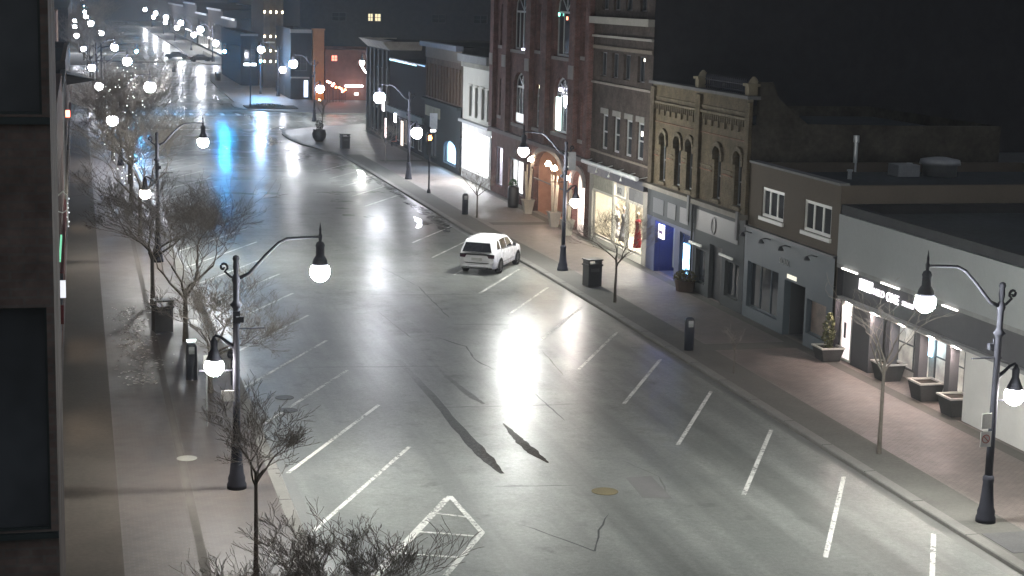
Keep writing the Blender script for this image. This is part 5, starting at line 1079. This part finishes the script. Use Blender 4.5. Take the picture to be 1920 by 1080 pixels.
flared((28.0-.4, 104.2, 0), 'flared stone planter of birch poles left of the orange lit entrance'); flared((27.6, 98.0, 0), 'flared stone planter of birch poles in front of the orange lit entrance'); flared((27.4, 94.4, 0), 'flared stone planter nearest the lit boutique')
t = thing('round_bin', 'dark round bin with a leafy top before the paired shop windows', 'bin', (27.5, 107.6, 0)); MB().lathe([(.34, 0), (.38, .3), (.38, 1.25), (.3, 1.4)], 14).build('drum', MATS['bin_black'], t, smooth=True)
shrub((27.5, 107.6, 1.35), 'small dark green plant on the round bin before the paired shop windows', .3, .5, (0.04, 0.09, 0.04), 160)
t = thing('low_tub', 'low wooden tub with a bushy plant before the ochre building', 'planter', (27.8, 75.4, 0)); MB().lathe([(.42, 0), (.5, .5), (.46, .5)], 14).build('tub', plain('tub_brown', (0.08, 0.06, 0.05), .8), t)
shrub((27.8, 75.4, .45), 'dull olive bushy plant in the low tub before the ochre building', .6, .55, (0.09, 0.08, 0.04), 420)
t = thing('large_urn', 'big dark round urn on the right corner island', 'planter', (21.5, 157, 0)); MB().lathe([(.35, 0), (.6, .35), (.66, .7), (.55, 1.0), (.6, 1.1)], 16).build('urn', MATS['bin_black'], t, smooth=True)
shrub((21.5, 157, 1.05), 'dark spiky shrub growing from the urn on the corner island', .42, .9, (0.03, 0.035, 0.03), 300)
t = thing('low_bed', 'low planted bed on the far corner island', 'flower bed', (21.5, 203, 0)); MB().box(-2.5, 3.5, -2.4, 2.2, 0, .12).build('soil', MATS['soil'], t)
shrub((21.5, 203, .1), 'low dark ground plants in the far island bed', 2.2, .35, (0.05, 0.06, 0.04), 700, name='island_plants')
t = thing('cafe_chair', 'reddish chair by the corner building wall', 'chair', (27.6, 152, 0)); MB().box(-.22, .22, -.22, .22, .42, .47).build('seat', plain('chair_red', (0.3, 0.1, 0.07), .6), t); MB().box(.18, .22, -.22, .22, .47, .95).build('backrest', MATS['chair_red'], t)
for x_ in (-.2, .2):
    for y_ in (-.2, .2): MB().box(x_-.02, x_+.02, y_-.02, y_+.02, 0, .42).build('leg', IRON, t)
t = thing('left_road_sign', 'small round dark sign back on a short post at the left kerb', 'sign', (5.0, 58.6, 0)); MB().tube([(0, 0, 0), (0, 0, 1.0)], .03, 6).build('post', IRON, t); MB().lathe([(.17, -.17), (.17, .17)], 6, (0, 0, 0)) ; MB().lathe([(.02, -.16), (.13, -.1), (.16, 0), (.13, .1), (.02, .16)], 12, (0, 0, 1.1)).build('disc', IRON, t)
t = thing('parking_sign', 'small white parking sign on a post left of the foreground lamp', 'sign', (3.75, 53.0, 0)); MB().tube([(0, 0, 0), (0, 0, 2.4)], .02, 6).build('post', GREYP, t); MB().box(-.1, .1, -.03, -.02, 2.0, 2.3).build('plate', MATS['sign_white'], t)

# traffic and pedestrian signals
GREENL = emit('signal_green', (.03, .42, 1.0), 8000)
def signal(loc, rz, label, arm=0, back=False, h=6.0, ph=6.3):
    t = thing('traffic_signal', label, 'traffic light', loc, rz, 'traffic signals at the crossing')
    MB().lathe([(.16, 0), (.14, .3), (.09, .5), (.07, ph)], 10).build('pole', IRON, t, smooth=True)
    hx = arm
    if arm: MB().tube([(0, 0, ph-.5), (arm*.5, 0, h-.1), (arm, 0, h)], [.06, .05, .04], 8).build('mast_arm', IRON, t)
    ho = MB().box(hx-.2, hx+.2, -.12, .12, h-1.1, h+.05).build('signal_head', plain('signal_black', (0.012, 0.012, 0.014), .5), t)
    sy = .13 if back else -.13
    for k, mt in enumerate((plain('lens_red_off', (0.06, 0.01, 0.01), .2), plain('lens_amber_off', (0.06, 0.04, 0.01), .2), GREENL)):
        z_ = h-.15-k*.36; MB().tube([(hx, sy*.9, z_), (hx, sy, z_)], .14, 14).build('lens', mt, ho)
        if not back: MB().tube([(hx, sy, z_+.02), (hx, sy-.14, z_+.04)], .155, 12, False).build('visor', MATS['signal_black'], ho)
    return t
signal((2.6, 200, 0), 0, 'green overhead traffic signal on a mast arm over the left lanes', arm=3.9, h=7.3, ph=7.3); signal((19.6, 202.5, 0), 0, 'green traffic signal on a short mast arm at the far right corner', arm=-3.0, h=7.35, ph=7.4)
signal((2.0, 189.5, 0), 0, 'black back of a traffic signal hung over mid street on a long mast arm', arm=8.1, back=True, h=5.75); signal((23.6, 230, 0), 0, 'second smaller green traffic signal right of the corner one', h=5.2)
signal((2.2, 560, 0), 0, 'far tiny green traffic signal at the end of the street', h=8.2, ph=8.3)
t = thing('pedestrian_signal', 'post with an orange hand pedestrian signal on the right pavement', 'pedestrian signal', (23.5, 115.7, 0)); MB().tube([(0, 0, 0), (0, 0, 4.6)], .06, 8).build('pole', IRON, t); MB().lathe([(.14, 0), (.12, .2), (.07, .3)], 10).build('base', IRON, t)
h_ = MB().box(-.24, .24, -.12, .1, 3.6, 4.1).build('signal_head', MATS['signal_black'], t)
m = MB().box(-.1, .1, -.14, -.125, 3.68, 3.88)
for k in range(4): m.box(-.1+k*.055, -.065+k*.055, -.14, -.125, 3.88, 4.02)
m.box(.11, .14, -.14, -.125, 3.76, 3.9); m.build('orange_hand', emit('hand_orange', (1, .28, .06), 22), h_)
MB().tube([(0, 0, 4.5), (-.5, 0, 4.9)], .02, 5).build('bracket', IRON, t)
t = thing('signal_cabinet', 'grey banner box hung on the second right lamp post', 'box', (23.6, 81.9, 0)); MB().box(.12, .5, -.1, .1, 5.1, 6.0).build('box', plain('cabinet_grey', (0.2, 0.2, 0.2), .6), t)
# rails of the lit forecourt beyond the upper crossing
t = thing('railing', 'black railing before the bright far shopfronts', 'railing', (25.2, 345, 0)); MB().box(-.02, .02, -15, 15, .95, 1.0).build('top_rail', IRON, t)
for k in range(13): MB().box(-.03, .03, -15+k*2.5-.03, -15+k*2.5+.03, 0, .95).build('post', IRON, t)
